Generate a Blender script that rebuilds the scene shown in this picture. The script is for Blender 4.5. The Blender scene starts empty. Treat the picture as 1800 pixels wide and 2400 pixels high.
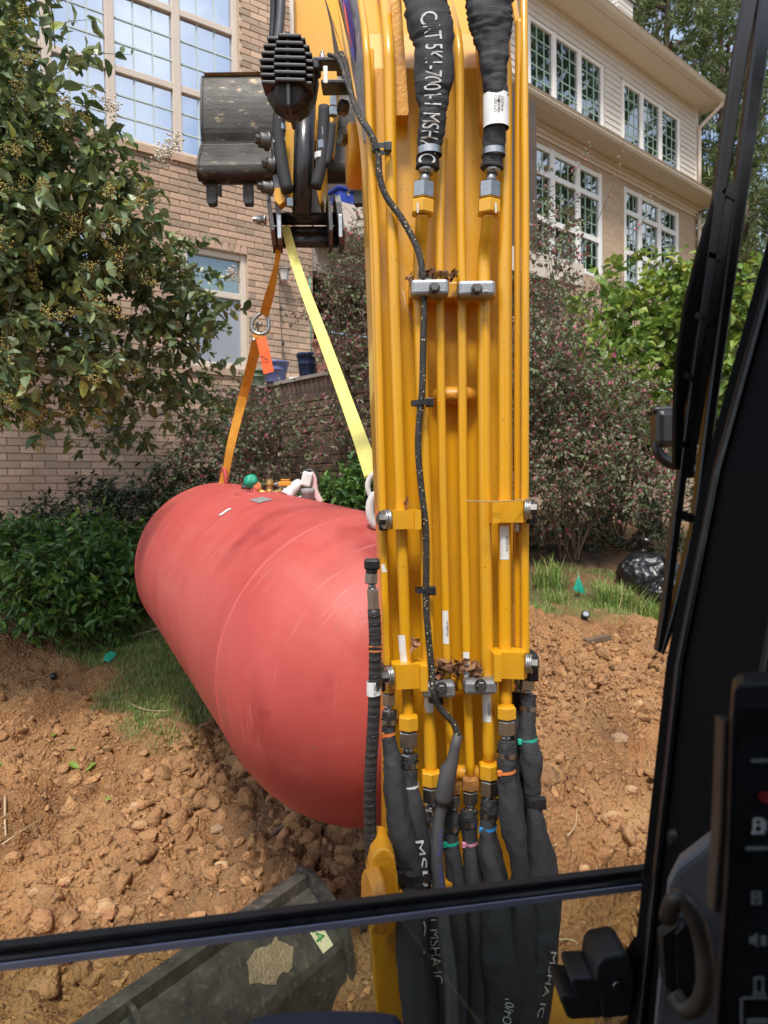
import bpy, bmesh, math, random
import numpy as np
from mathutils import Vector, Matrix, noise as mnoise

# ------------------------------------------------------------------ camera
scene = bpy.context.scene
col = scene.collection
CAM_Z = 1.6
F = 1664.0                                   # focal length in photo pixels (1800 x 2400)
cam_d = bpy.data.cameras.new('camera')
cam = bpy.data.objects.new('camera', cam_d); col.objects.link(cam)
cam_d.sensor_fit = 'VERTICAL'; cam_d.sensor_height = 34.6; cam_d.lens = 34.6 * F / 2400
cam_d.clip_start = 0.02; cam_d.clip_end = 2000
R3 = (Matrix.Rotation(math.radians(90 - 1.9), 3, 'X') @ Matrix.Rotation(math.radians(-0.8), 3, 'Z'))
cam.matrix_world = Matrix.Translation((0, 0, CAM_Z)) @ R3.to_4x4()
scene.camera = cam
cam_d.dof.use_dof = True; cam_d.dof.focus_distance = 1.9; cam_d.dof.aperture_fstop = 7.0
# ------------------------------------------------------------------ sky and sun
SUN_EL, SUN_AZ = 60.0, 186.0                 # azimuth clockwise from +Y: behind the camera, a little left
world = bpy.data.worlds.new('World'); scene.world = world; world.use_nodes = True
wn = world.node_tree; wn.nodes.clear()
o_ = wn.nodes.new('ShaderNodeOutputWorld'); bg = wn.nodes.new('ShaderNodeBackground')
sky = wn.nodes.new('ShaderNodeTexSky'); sky.sky_type = 'NISHITA'; sky.sun_disc = False
sky.sun_elevation = math.radians(SUN_EL); sky.sun_rotation = math.radians(SUN_AZ)
sky.air_density = 1.2; sky.dust_density = 2.0
tc = wn.nodes.new('ShaderNodeTexCoord'); nz = wn.nodes.new('ShaderNodeTexNoise')
nz.inputs['Scale'].default_value = 2.6; nz.inputs['Detail'].default_value = 7; nz.inputs['Roughness'].default_value = .6
rp = wn.nodes.new('ShaderNodeValToRGB'); rp.color_ramp.elements[0].position = .46; rp.color_ramp.elements[1].position = .74
mx = wn.nodes.new('ShaderNodeMixRGB'); mx.inputs[2].default_value = (8.5, 8.8, 9.2, 1)
wn.links.new(tc.outputs['Generated'], nz.inputs['Vector']); wn.links.new(nz.outputs['Fac'], rp.inputs['Fac'])
wn.links.new(rp.outputs['Color'], mx.inputs[0]); wn.links.new(sky.outputs['Color'], mx.inputs[1])
wn.links.new(mx.outputs['Color'], bg.inputs['Color']); wn.links.new(bg.outputs['Background'], o_.inputs['Surface'])
bg.inputs['Strength'].default_value = 0.145
sun_d = bpy.data.lights.new('sun', 'SUN'); sun_d.energy = 2.8; sun_d.angle = math.radians(10.0); sun_d.color = (1, .95, .87)
sun = bpy.data.objects.new('sun', sun_d); col.objects.link(sun)
_az = math.radians(SUN_AZ); _el = math.radians(SUN_EL)
sdir = Vector((math.sin(_az) * math.cos(_el), math.cos(_az) * math.cos(_el), math.sin(_el)))
sun.rotation_euler = sdir.to_track_quat('Z', 'Y').to_euler(); sun.location = sdir * 30
scene.view_settings.view_transform = 'Standard'; scene.view_settings.look = 'None'
scene.view_settings.exposure = 0.60; scene.view_settings.gamma = 1.0
try: scene.view_settings.use_curve_mapping = False
except Exception: pass
scene.render.resolution_x = 768; scene.render.resolution_y = 1024

# ------------------------------------------------------------------ helpers
random.seed(7); rng = np.random.default_rng(11)
U = random.uniform
CAMP = Vector((0, 0, CAM_Z))
def ray(px, py):
    return R3 @ Vector(((px - 900) / F, -(py - 1200) / F, -1.0))
def P(px, py, Y):
    d = ray(px, py); return CAMP + d * (Y / d.y)
def PX(Y): return Y / F                       # metres per photo pixel at distance Y

def quat_to(d, up=Vector((0, 0, 1))):
    d = Vector(d).normalized(); return d.to_track_quat('Z', 'Y').to_matrix()

class MB:
    def __init__(s): s.v = []; s.f = []; s.sm = []
    def add(s, vs, fs, smooth=False):
        b = len(s.v); s.v += [tuple(v) for v in vs]
        for f in fs: s.f.append(tuple(i + b for i in f)); s.sm.append(smooth)
        return s
    def box(s, c, size, rot=None):
        x, y, z = size[0] / 2, size[1] / 2, size[2] / 2
        vs = [Vector(p) for p in ((-x,-y,-z),(x,-y,-z),(x,y,-z),(-x,y,-z),(-x,-y,z),(x,-y,z),(x,y,z),(-x,y,z))]
        if rot is not None: vs = [rot @ v for v in vs]
        c = Vector(c)
        return s.add([v + c for v in vs], [(0,3,2,1),(4,5,6,7),(0,1,5,4),(1,2,6,5),(2,3,7,6),(3,0,4,7)])
    def bx(s, a, b):                           # box from min corner to max corner
        return s.box([(a[i] + b[i]) / 2 for i in range(3)], [abs(b[i] - a[i]) for i in range(3)])
    def rbox(s, c, size, bev=.003, rot=None, seg=2):
        bm = bmesh.new(); bmesh.ops.create_cube(bm, size=1)
        for v in bm.verts: v.co = Vector((v.co.x * size[0], v.co.y * size[1], v.co.z * size[2]))
        bmesh.ops.bevel(bm, geom=bm.edges[:], offset=min(bev, min(size) * .45), segments=seg, affect='EDGES', profile=.5)
        bm.verts.index_update(); c = Vector(c)
        vs = [(rot @ v.co if rot is not None else v.co) + c for v in bm.verts]
        s.add(vs, [[v.index for v in f.verts] for f in bm.faces], False); bm.free(); return s
    def tube(s, pts, r, seg=12, caps=True, smooth=True, flat=1.0, facing=None):
        pts = [Vector(p) for p in pts]; n = len(pts)
        rs = list(r) if hasattr(r, '__len__') else [r] * n
        t0 = (pts[1] - pts[0]).normalized()
        nrm = facing.copy() if facing is not None else (Vector((0, 1, 0)) if abs(t0.y) < .9 else Vector((1, 0, 0)))
        vs = []; fs = []
        for i in range(n):
            t = (pts[min(i + 1, n - 1)] - pts[max(i - 1, 0)]).normalized()
            nrm = (nrm - t * nrm.dot(t)); nrm.normalize(); b = t.cross(nrm)
            for k in range(seg):
                a = 2 * math.pi * k / seg
                vs.append(pts[i] + (nrm * math.cos(a) * flat + b * math.sin(a)) * rs[i])
        for i in range(n - 1):
            for k in range(seg):
                fs.append((i*seg+k, i*seg+(k+1) % seg, (i+1)*seg+(k+1) % seg, (i+1)*seg+k))
        s.add(vs, fs, smooth)
        if caps:
            b0 = len(s.v) - len(vs)
            s.f.append(tuple(b0 + k for k in reversed(range(seg)))); s.sm.append(False)
            s.f.append(tuple(b0 + (n-1)*seg + k for k in range(seg))); s.sm.append(False)
        return s
    def lathe(s, c, axis, prof, seg=20, smooth=True):   # prof = [(along, radius)]
        M = quat_to(axis); c = Vector(c); vs = []; fs = []
        for (h, r) in prof:
            for k in range(seg):
                a = 2 * math.pi * k / seg
                vs.append(c + M @ Vector((r * math.cos(a), r * math.sin(a), h)))
        n = len(prof)
        for i in range(n - 1):
            for k in range(seg):
                fs.append((i*seg+k, i*seg+(k+1) % seg, (i+1)*seg+(k+1) % seg, (i+1)*seg+k))
        b0 = len(s.v); s.add(vs, fs, smooth)
        s.f.append(tuple(b0 + k for k in reversed(range(seg)))); s.sm.append(False)
        s.f.append(tuple(b0 + (n-1)*seg + k for k in range(seg))); s.sm.append(False)
        return s
    def prism(s, poly, off):                   # polygon of 3-D points extruded by the vector off
        poly = [Vector(p) for p in poly]; off = Vector(off); n = len(poly)
        vs = poly + [p + off for p in poly]
        fs = [tuple(range(n)), tuple(range(2*n - 1, n - 1, -1))] + [((i + 1) % n, i, i + n, (i + 1) % n + n) for i in range(n)]
        return s.add(vs, fs)
    def blob(s, c, r, rough=.25, sub=2, squash=(1, 1, 1), smooth=True):
        bm = bmesh.new(); bmesh.ops.create_icosphere(bm, subdivisions=sub, radius=1); bm.verts.index_update()
        o = Vector((U(0, 99), U(0, 99), U(0, 99))); c = Vector(c); vs = []
        for v in bm.verts:
            k = 1 + rough * mnoise.noise(v.co * 1.7 + o) * 1.6 + rough * .5 * mnoise.noise(v.co * 4 + o)
            vs.append(c + Vector((v.co.x * squash[0], v.co.y * squash[1], v.co.z * squash[2])) * r * k)
        s.add(vs, [[v.index for v in f.verts] for f in bm.faces], smooth); bm.free(); return s
    def build(s, name, m, parent=None, local=False, auto=False):
        me = bpy.data.meshes.new(name)
        arr = np.array(s.v, dtype=float).reshape(-1, 3)
        c = (arr.min(0) + arr.max(0)) / 2
        me.from_pydata((arr - c).tolist(), [], s.f)
        me.polygons.foreach_set('use_smooth', s.sm)
        fix(me)
        me.materials.append(M[m] if isinstance(m, str) else m)
        ob = bpy.data.objects.new(name, me); col.objects.link(ob); ob.location = c
        if parent is not None:
            ob.parent = parent
            if not local: ob.matrix_parent_inverse = wm(parent).inverted()
        return ob
def fix(me):
    bm = bmesh.new(); bm.from_mesh(me); bmesh.ops.recalc_face_normals(bm, faces=bm.faces[:]); bm.to_mesh(me); bm.free()
def wm(o):
    m = Matrix.LocRotScale(o.location, o.rotation_euler, o.scale)
    if o.parent: m = wm(o.parent) @ o.matrix_parent_inverse @ m
    return m
def tag(o, label, cat=None, group=None, kind=None):
    if label: o['label'] = label
    if cat: o['category'] = cat
    if group: o['group'] = group
    if kind: o['kind'] = kind
    return o
def thing(name, label, cat, loc, rz=0.0, group=None):
    o = bpy.data.objects.new(name, None); col.objects.link(o); o.empty_display_size = .1
    o.location = loc; o.rotation_euler = (0, 0, rz); return tag(o, label, cat, group)
def struct(o): o['kind'] = 'structure'; return o
def piece(name, me, parent, loc, rot=None, scale=None):     # shared-mesh repeat in the parent's local space
    o = bpy.data.objects.new(name, me); col.objects.link(o); o.location = loc
    if rot is not None: o.rotation_euler = rot
    if scale is not None: o.scale = scale
    o.parent = parent; return o
def mesh_np(name, verts, faces, m, smooth=False):
    me = bpy.data.meshes.new(name); nv = len(verts); faces = np.asarray(faces, dtype=np.int32); nf, k = faces.shape
    me.vertices.add(nv); me.vertices.foreach_set('co', np.asarray(verts, dtype=np.float32).ravel())
    me.loops.add(nf * k); me.loops.foreach_set('vertex_index', faces.ravel())
    me.polygons.add(nf); me.polygons.foreach_set('loop_start', np.arange(0, nf * k, k, dtype=np.int32))
    try: me.polygons.foreach_set('loop_total', np.full(nf, k, dtype=np.int32))
    except Exception: pass
    me.polygons.foreach_set('use_smooth', np.full(nf, smooth)); me.update(calc_edges=True); me.validate()
    me.materials.append(M[m] if isinstance(m, str) else m); return me
def obj_np(name, verts, faces, m, parent=None, smooth=False):
    verts = np.asarray(verts, dtype=float); c = (verts.min(0) + verts.max(0)) / 2
    ob = bpy.data.objects.new(name, mesh_np(name, verts - c, faces, m, smooth)); col.objects.link(ob); ob.location = c
    if parent is not None: ob.parent = parent; ob.matrix_parent_inverse = wm(parent).inverted()
    return ob
def cr(pts, n=6):                               # Catmull-Rom through rows of any width
    a = np.array(pts, dtype=float); a = np.vstack([2*a[0] - a[1], a, 2*a[-1] - a[-2]]); out = []
    for i in range(1, len(a) - 2):
        p0, p1, p2, p3 = a[i-1], a[i], a[i+1], a[i+2]
        for k in range(n):
            t = k / n
            out.append(.5*((2*p1) + (-p0+p2)*t + (2*p0-5*p1+4*p2-p3)*t*t + (-p0+3*p1-3*p2+p3)*t**3))
    out.append(a[-2]); return np.array(out)

# ------------------------------------------------------------------ materials
M = {}
def mat(name, c1, c2=None, scale=6.0, rough=.5, metal=0.0, bump=0.0, bscale=60.0, rough2=None, detail=6, spec=.5, lo=.35, hi=.65,
        coat=0.0, stretch=None, sheen=0, c3=None, s3=25.0, lo3=.55, hi3=.62, bdist=.01):
    m = bpy.data.materials.new(name); m.use_nodes = True; nt = m.node_tree; b = nt.nodes['Principled BSDF']
    b.inputs['Roughness'].default_value = rough; b.inputs['Metallic'].default_value = metal
    b.inputs['Specular IOR Level'].default_value = spec; b.inputs['Coat Weight'].default_value = coat
    b.inputs['Base Color'].default_value = (*c1, 1)
    t = nt.nodes.new('ShaderNodeTexCoord'); src = t.outputs['Object']
    if stretch:
        mp = nt.nodes.new('ShaderNodeMapping'); mp.inputs['Scale'].default_value = stretch
        nt.links.new(src, mp.inputs['Vector']); src = mp.outputs['Vector']
    last = None
    if c2 is not None:
        n = nt.nodes.new('ShaderNodeTexNoise'); n.inputs['Scale'].default_value = scale; n.inputs['Detail'].default_value = detail
        n.inputs['Roughness'].default_value = .62
        nt.links.new(src, n.inputs['Vector'])
        r = nt.nodes.new('ShaderNodeValToRGB'); r.color_ramp.elements[0].position = lo; r.color_ramp.elements[1].position = hi
        r.color_ramp.elements[0].color = (*c1, 1); r.color_ramp.elements[1].color = (*c2, 1)
        nt.links.new(n.outputs['Fac'], r.inputs['Fac']); last = r.outputs['Color']
        if rough2 is not None:
            mr = nt.nodes.new('ShaderNodeMapRange'); mr.inputs[1].default_value = lo; mr.inputs[2].default_value = hi
            mr.inputs[3].default_value = rough; mr.inputs[4].default_value = rough2
            nt.links.new(n.outputs['Fac'], mr.inputs[0]); nt.links.new(mr.outputs[0], b.inputs['Roughness'])
    if c3 is not None:
        n3 = nt.nodes.new('ShaderNodeTexNoise'); n3.inputs['Scale'].default_value = s3; n3.inputs['Detail'].default_value = 8
        nt.links.new(src, n3.inputs['Vector'])
        r3 = nt.nodes.new('ShaderNodeValToRGB'); r3.color_ramp.elements[0].position = lo3; r3.color_ramp.elements[1].position = hi3
        nt.links.new(n3.outputs['Fac'], r3.inputs['Fac'])
        m3 = nt.nodes.new('ShaderNodeMixRGB'); m3.inputs[2].default_value = (*c3, 1); nt.links.new(r3.outputs['Color'], m3.inputs[0])
        if last is not None: nt.links.new(last, m3.inputs[1])
        else: m3.inputs[1].default_value = (*c1, 1)
        last = m3.outputs['Color']
    if last is not None: nt.links.new(last, b.inputs['Base Color'])
    if bump:
        nb = nt.nodes.new('ShaderNodeTexNoise'); nb.inputs['Scale'].default_value = bscale; nb.inputs['Detail'].default_value = 6
        bp = nt.nodes.new('ShaderNodeBump'); bp.inputs['Strength'].default_value = bump; bp.inputs['Distance'].default_value = bdist
        nt.links.new(src, nb.inputs['Vector']); nt.links.new(nb.outputs['Fac'], bp.inputs['Height']); nt.links.new(bp.outputs['Normal'], b.inputs['Normal'])
    M[name] = m; return m
def leafmat(name, cols, rough=.38, trans=.25, spec=.5):
    m = bpy.data.materials.new(name); m.use_nodes = True; nt = m.node_tree; b = nt.nodes['Principled BSDF']
    g = nt.nodes.new('ShaderNodeNewGeometry'); r = nt.nodes.new('ShaderNodeValToRGB')
    e = r.color_ramp.elements
    for i, (p, c) in enumerate(cols):
        if i < 2: e[i].position = p; e[i].color = (*c, 1)
        else: k = e.new(p); k.color = (*c, 1)
    oi = nt.nodes.new('ShaderNodeObjectInfo'); ad = nt.nodes.new('ShaderNodeMath'); ad.operation = 'ADD'
    fr = nt.nodes.new('ShaderNodeMath'); fr.operation = 'FRACT'
    nt.links.new(g.outputs['Random Per Island'], ad.inputs[0]); nt.links.new(oi.outputs['Random'], ad.inputs[1])
    nt.links.new(ad.outputs[0], fr.inputs[0]); nt.links.new(fr.outputs[0], r.inputs['Fac'])
    nt.links.new(r.outputs['Color'], b.inputs['Base Color']); b.inputs['Roughness'].default_value = rough
    b.inputs['Specular IOR Level'].default_value = spec
    tr = nt.nodes.new('ShaderNodeBsdfTranslucent'); nt.links.new(r.outputs['Color'], tr.inputs['Color'])
    ms = nt.nodes.new('ShaderNodeMixShader'); ms.inputs[0].default_value = trans
    nt.links.new(b.outputs[0], ms.inputs[1]); nt.links.new(tr.outputs[0], ms.inputs[2])
    nt.links.new(ms.outputs[0], nt.nodes['Material Output'].inputs['Surface']); M[name] = m; return m
def paneglass(name, base, refl, rough=.02):
    m = bpy.data.materials.new(name); m.use_nodes = True; nt = m.node_tree; nt.nodes.remove(nt.nodes['Principled BSDF'])
    d = nt.nodes.new('ShaderNodeBsdfDiffuse'); d.inputs['Color'].default_value = (*base, 1)
    g = nt.nodes.new('ShaderNodeBsdfGlossy'); g.inputs['Roughness'].default_value = rough; g.inputs['Color'].default_value = (.9, .95, 1, 1)
    n = nt.nodes.new('ShaderNodeTexNoise'); n.inputs['Scale'].default_value = 1.3; n.inputs['Detail'].default_value = 1
    t = nt.nodes.new('ShaderNodeTexCoord'); nt.links.new(t.outputs['Object'], n.inputs['Vector'])
    bp = nt.nodes.new('ShaderNodeBump'); bp.inputs['Strength'].default_value = .12; bp.inputs['Distance'].default_value = .05
    nt.links.new(n.outputs['Fac'], bp.inputs['Height']); nt.links.new(bp.outputs['Normal'], g.inputs['Normal'])
    ms = nt.nodes.new('ShaderNodeMixShader'); ms.inputs[0].default_value = refl
    nt.links.new(d.outputs[0], ms.inputs[1]); nt.links.new(g.outputs[0], ms.inputs[2])
    nt.links.new(ms.outputs[0], nt.nodes['Material Output'].inputs['Surface']); M[name] = m
def weave(name, c, c2, freq=1400.0, axis='Z', rough=.75):
    m = mat(name, c, c2, scale=9, rough=rough, lo=.4, hi=.7); nt = m.node_tree; b = nt.nodes['Principled BSDF']
    t = nt.nodes.new('ShaderNodeTexCoord'); w = nt.nodes.new('ShaderNodeTexWave'); w.bands_direction = axis
    w.inputs['Scale'].default_value = freq / 20.0; w.inputs['Distortion'].default_value = .6; w.inputs['Detail'].default_value = 1
    nt.links.new(t.outputs['Object'], w.inputs['Vector'])
    bp = nt.nodes.new('ShaderNodeBump'); bp.inputs['Strength'].default_value = .35; bp.inputs['Distance'].default_value = .0012
    nt.links.new(w.outputs['Fac'], bp.inputs['Height']); nt.links.new(bp.outputs['Normal'], b.inputs['Normal'])
    # lighter thread crowns
    src = b.inputs['Base Color'].links[0].from_socket
    mm = nt.nodes.new('ShaderNodeMixRGB'); mm.blend_type = 'ADD'; mm.inputs[2].default_value = (.022, .022, .025, 1)
    nt.links.new(w.outputs['Fac'], mm.inputs[0]); nt.links.new(src, mm.inputs[1]); nt.links.new(mm.outputs[0], b.inputs['Base Color'])
    return m

mat('yellow', (.69, .335, .004), (.62, .315, .022), scale=4, rough=.34, bump=.02, bscale=260, spec=.5, coat=.25, c3=(.20, .10, .025), s3=140, lo3=.69, hi3=.73, bdist=.004)
mat('yellow_cast', (.66, .30, .012), (.56, .25, .015), scale=12, rough=.42, bump=.35, bscale=120, c3=(.22, .09, .02), s3=9, lo3=.60, hi3=.72, bdist=.004)
mat('yellow_old', (.62, .27, .02), (.45, .18, .02), scale=14, rough=.5, bump=.2, bscale=90, c3=(.2, .09, .03), s3=22, lo3=.58, hi3=.68)
mat('steel', (.42, .42, .41), (.30, .30, .30), scale=40, rough=.28, metal=1.0, rough2=.42)
mat('steel_dark', (.10, .10, .105), (.16, .15, .14), scale=30, rough=.38, metal=.9, rough2=.55)
mat('cast_alu', (.36, .37, .38), (.27, .28, .29), scale=60, rough=.5, metal=.75, bump=.35, bscale=350, bdist=.002)
mat('rusty', (.23, .09, .03), (.42, .2, .04), scale=90, rough=.8, bump=.6, bscale=160, bdist=.003)
mat('black_plastic', (.012, .012, .013), (.02, .02, .022), scale=30, rough=.42)
mat('black_gloss', (.014, .014, .015), (.022, .022, .024), scale=14, rough=.22, rough2=.4)
mat('cab_black', (.0028, .0028, .003), (.004, .004, .0044), scale=20, rough=.6, spec=.12)
mat('cab_grey', (.19, .19, .20), (.16, .16, .17), scale=8, rough=.55, bump=.15, bscale=900, bdist=.001)
mat('pad_navy', (.022, .025, .042), (.03, .033, .052), scale=20, rough=.6)
mat('latch_grey', (.032, .034, .036), (.042, .044, .046), scale=40, rough=.5, bump=.1, bscale=900, bdist=.001)
mat('handle_brown', (.034, .029, .025), (.07, .058, .046), scale=14, rough=.4, rough2=.55)
mat('rail_sheen', (.34, .35, .45), (.26, .27, .36), scale=9, rough=.35)  # bluish reflected sheen of the rail, put into a base colour
mat('rubber', (.014, .014, .015), (.03, .028, .026), scale=25, rough=.5, rough2=.7, bump=.15, bscale=200, bdist=.002)
mat('cable_grey', (.045, .045, .046), (.065, .062, .06), scale=30, rough=.6)
mat('white_label', (.78, .78, .76), (.66, .66, .64), scale=30, rough=.45)
mat('print_black', (.02, .02, .02), rough=.6)
mat('print_white', (.62, .62, .6), (.40, .40, .39), scale=120, rough=.7)
mat('print_blue', (.06, .06, .30), rough=.6)
mat('stitch', (.42, .36, .10), rough=.8)
mat('tag_cream', (.66, .62, .42), (.58, .54, .36), scale=40, rough=.7)
mat('print_green', (.03, .25, .06), rough=.6)
mat('orange_tie', (.75, .22, .06), rough=.45); mat('green_tie', (.02, .42, .30), rough=.45)
mat('pink_tie', (.70, .28, .38), rough=.45); mat('blue_tie', (.03, .28, .70), rough=.45)
mat('yellow_tie', (.60, .40, .08), rough=.45); mat('white_tie', (.75, .75, .74), rough=.45)
mat('bucket_black', (.020, .019, .018), (.05, .046, .04), scale=7, rough=.40, rough2=.6, metal=.4, c3=(.22, .16, .10), s3=16, lo3=.60, hi3=.72, bump=.15, bscale=80, stretch=(1, 1, 2.2))
mat('blade_black', (.040, .037, .034), (.085, .078, .068), scale=14, rough=.5, rough2=.7, metal=.2, c3=(.20, .16, .11), s3=60, lo3=.56, hi3=.85, bump=.2, bscale=60)
mat('dried_mud', (.32, .25, .17), (.24, .18, .115), scale=40, rough=.95, bump=.8, bscale=120)
mat('tank_red', (.48, .085, .073), (.42, .062, .054), scale=3.2, rough=.50, rough2=.62, spec=.35, c3=(.30, .04, .036), s3=4.5, lo3=.58, hi3=.76, bump=.06, bscale=18, stretch=(1, 1, .35), bdist=.01)
mat('sling_yellow', (.74, .66, .19), (.66, .57, .15), scale=40, rough=.75, bump=.5, bscale=500, bdist=.002, c3=(.2, .17, .08), s3=6, lo3=.66, hi3=.74)
mat('sling_orange', (.62, .29, .02), (.50, .21, .02), scale=25, rough=.8, bump=.5, bscale=500, bdist=.002)
mat('tag_orange', (.85, .13, .03), (.80, .11, .025), scale=30, rough=.6)
mat('galv', (.48, .48, .46), (.36, .36, .35), scale=60, rough=.35, metal=.9)
mat('brass', (.55, .36, .14), (.38, .24, .09), scale=60, rough=.4, metal=.8)
mat('green_cap', (.01, .33, .19), (.008, .25, .15), scale=30, rough=.5)
mat('pvc_white', (.72, .71, .70), (.60, .58, .56), scale=20, rough=.4)
mat('pink_foam', (.66, .42, .40), (.58, .46, .42), scale=20, rough=.7)
mat('grey_tape', (.28, .27, .27), (.22, .2, .2), scale=40, rough=.5)
mat('brick', (.53, .39, .285), (.42, .295, .21), scale=2.2, rough=.9, bump=.5, bscale=90, bdist=.006, lo=.4, hi=.6)
mat('mortar', (.58, .47, .34), (.50, .40, .29), scale=30, rough=.95, bump=.4, bscale=200, bdist=.004)
mat('old_brick', (.24, .145, .10), (.17, .105, .075), scale=6, rough=.92, bump=.5, bscale=90, c3=(.055, .045, .038), s3=5, lo3=.5, hi3=.66, bdist=.006)
mat('old_mortar', (.13, .115, .10), (.08, .075, .065), scale=12, rough=.95)
mat('trim_tan', (.62, .54, .45), (.58, .50, .42), scale=5, rough=.5)
mat('trim_white', (.80, .79, .76), rough=.45)
mat('muntin_pale', (.50, .60, .58), rough=.5); mat('muntin_green_reflect', (.33, .47, .38), rough=.5)  # second one: white bars with the green pane reflection put in the colour
mat('siding', (.68, .635, .57), (.64, .595, .53), scale=2, rough=.55)
mat('gutter', (.62, .54, .44), (.58, .50, .40), scale=3, rough=.4)
mat('soffit', (.66, .57, .47), (.62, .53, .43), scale=3, rough=.6)
mat('roof_shingle', (.10, .09, .085), (.07, .065, .06), scale=20, rough=.9)
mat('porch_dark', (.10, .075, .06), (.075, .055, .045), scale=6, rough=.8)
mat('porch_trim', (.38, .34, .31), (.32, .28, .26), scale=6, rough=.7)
mat('stone_slab', (.34, .30, .26), (.28, .25, .22), scale=8, rough=.9)
mat('pot_blue', (.16, .18, .38), (.12, .14, .30), scale=8, rough=.35)
mat('pot_green', (.20, .27, .18), (.16, .22, .14), scale=8, rough=.5)
mat('pot_navy', (.012, .03, .08), (.01, .02, .05), scale=8, rough=.25)
mat('pot_pink', (.60, .30, .23), (.52, .26, .20), scale=8, rough=.7)
mat('tote_blue', (.02, .05, .32), rough=.45)
mat('lantern_pewter', (.20, .17, .15), (.14, .12, .10), scale=30, rough=.5, metal=.5)
mat('frosted', (.62, .60, .57), rough=.3)
mat('cable_dark', (.03, .028, .026), rough=.6)
mat('bark', (.12, .085, .06), (.075, .055, .04), scale=14, rough=.9, bump=.6, bscale=50)
mat('twig', (.13, .085, .055), (.09, .06, .04), scale=20, rough=.85)
mat('dry_stick', (.46, .34, .21), (.34, .25, .15), scale=25, rough=.9, bump=.3, bscale=120)
mat('dead_leaf', (.26, .13, .06), (.15, .07, .035), scale=40, rough=.8)
mat('flag_green', (.015, .36, .24), rough=.5)
mat('trash_black', (.010, .010, .011), (.014, .014, .015), scale=4, rough=.16, rough2=.28, bump=.9, bscale=7, bdist=.05)
mat('wood_old', (.16, .10, .06), (.11, .07, .045), scale=14, rough=.9, bump=.4, bscale=60)
mat('rock_tan', (.44, .29, .15), (.50, .34, .18), scale=14, rough=.95, bump=.9, bscale=45, c3=(.36, .18, .085), s3=14, lo3=.42, hi3=.6)
mat('rock_grey', (.25, .155, .09), (.31, .20, .12), scale=14, rough=.95, bump=.9, bscale=45)
mat('clod', (.38, .20, .086), (.27, .14, .060), scale=9, rough=.97, bump=1.0, bscale=70, c3=(.43, .235, .105), s3=5, lo3=.5, hi3=.62, bdist=.02)
mat('seed_olive', (.44, .37, .09), (.34, .25, .08), scale=20, rough=.6)
mat('white_bloom', (.75, .68, .58), rough=.7)
leafmat('leaf_myrtle', [(0, (.065, .110, .042)), (.35, (.12, .18, .065)), (.7, (.18, .235, .12)), (.92, (.26, .32, .11)), (1, (.38, .42, .10))], rough=.34)
leafmat('leaf_laurel', [(0, (.040, .105, .025)), (.6, (.085, .19, .036)), (1, (.18, .31, .05))], rough=.32)
leafmat('leaf_burgundy', [(0, (.085, .125, .055)), (.35, (.16, .21, .09)), (.60, (.24, .25, .16)), (.78, (.19, .11, .09)), (.97, (.34, .10, .12)), (1, (.62, .09, .2))], rough=.5, trans=.2)
leafmat('leaf_bright', [(0, (.10, .19, .03)), (.6, (.18, .28, .05)), (.9, (.30, .37, .06)), (1, (.40, .42, .07))], rough=.42, trans=.35)
leafmat('leaf_tree', [(0, (.075, .115, .040)), (.6, (.13, .18, .06)), (1, (.21, .25, .09))], rough=.5, trans=.35)
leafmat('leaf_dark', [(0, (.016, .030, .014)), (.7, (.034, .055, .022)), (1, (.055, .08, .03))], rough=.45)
leafmat('grass_blade', [(0, (.11, .20, .035)), (.5, (.20, .32, .06)), (.78, (.30, .35, .11)), (1, (.46, .39, .2))], rough=.5, trans=.3)
leafmat('leaf_fallen', [(0, (.12, .24, .03)), (.7, (.22, .32, .05)), (1, (.35, .20, .05))], rough=.5, trans=.3)
paneglass('pane_sky', (.09, .13, .25), .50)
paneglass('pane_green', (.16, .22, .20), .18)
paneglass('pane_dark', (.008, .014, .011), .34)
mat('pane_shade', (.55, .62, .66), (.50, .57, .62), scale=2, rough=.15, coat=.6)
mat('pane_grey', (.33, .36, .40), (.28, .31, .36), scale=2, rough=.2, coat=.5)
weave('sleeve', (.009, .009, .010), (.017, .017, .018), freq=2000)
weave('spiral_hose', (.013, .013, .014), (.022, .021, .02), freq=420, rough=.5)
weave('corrugated', (.05, .05, .055), (.07, .07, .075), freq=700, rough=.4)
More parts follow.
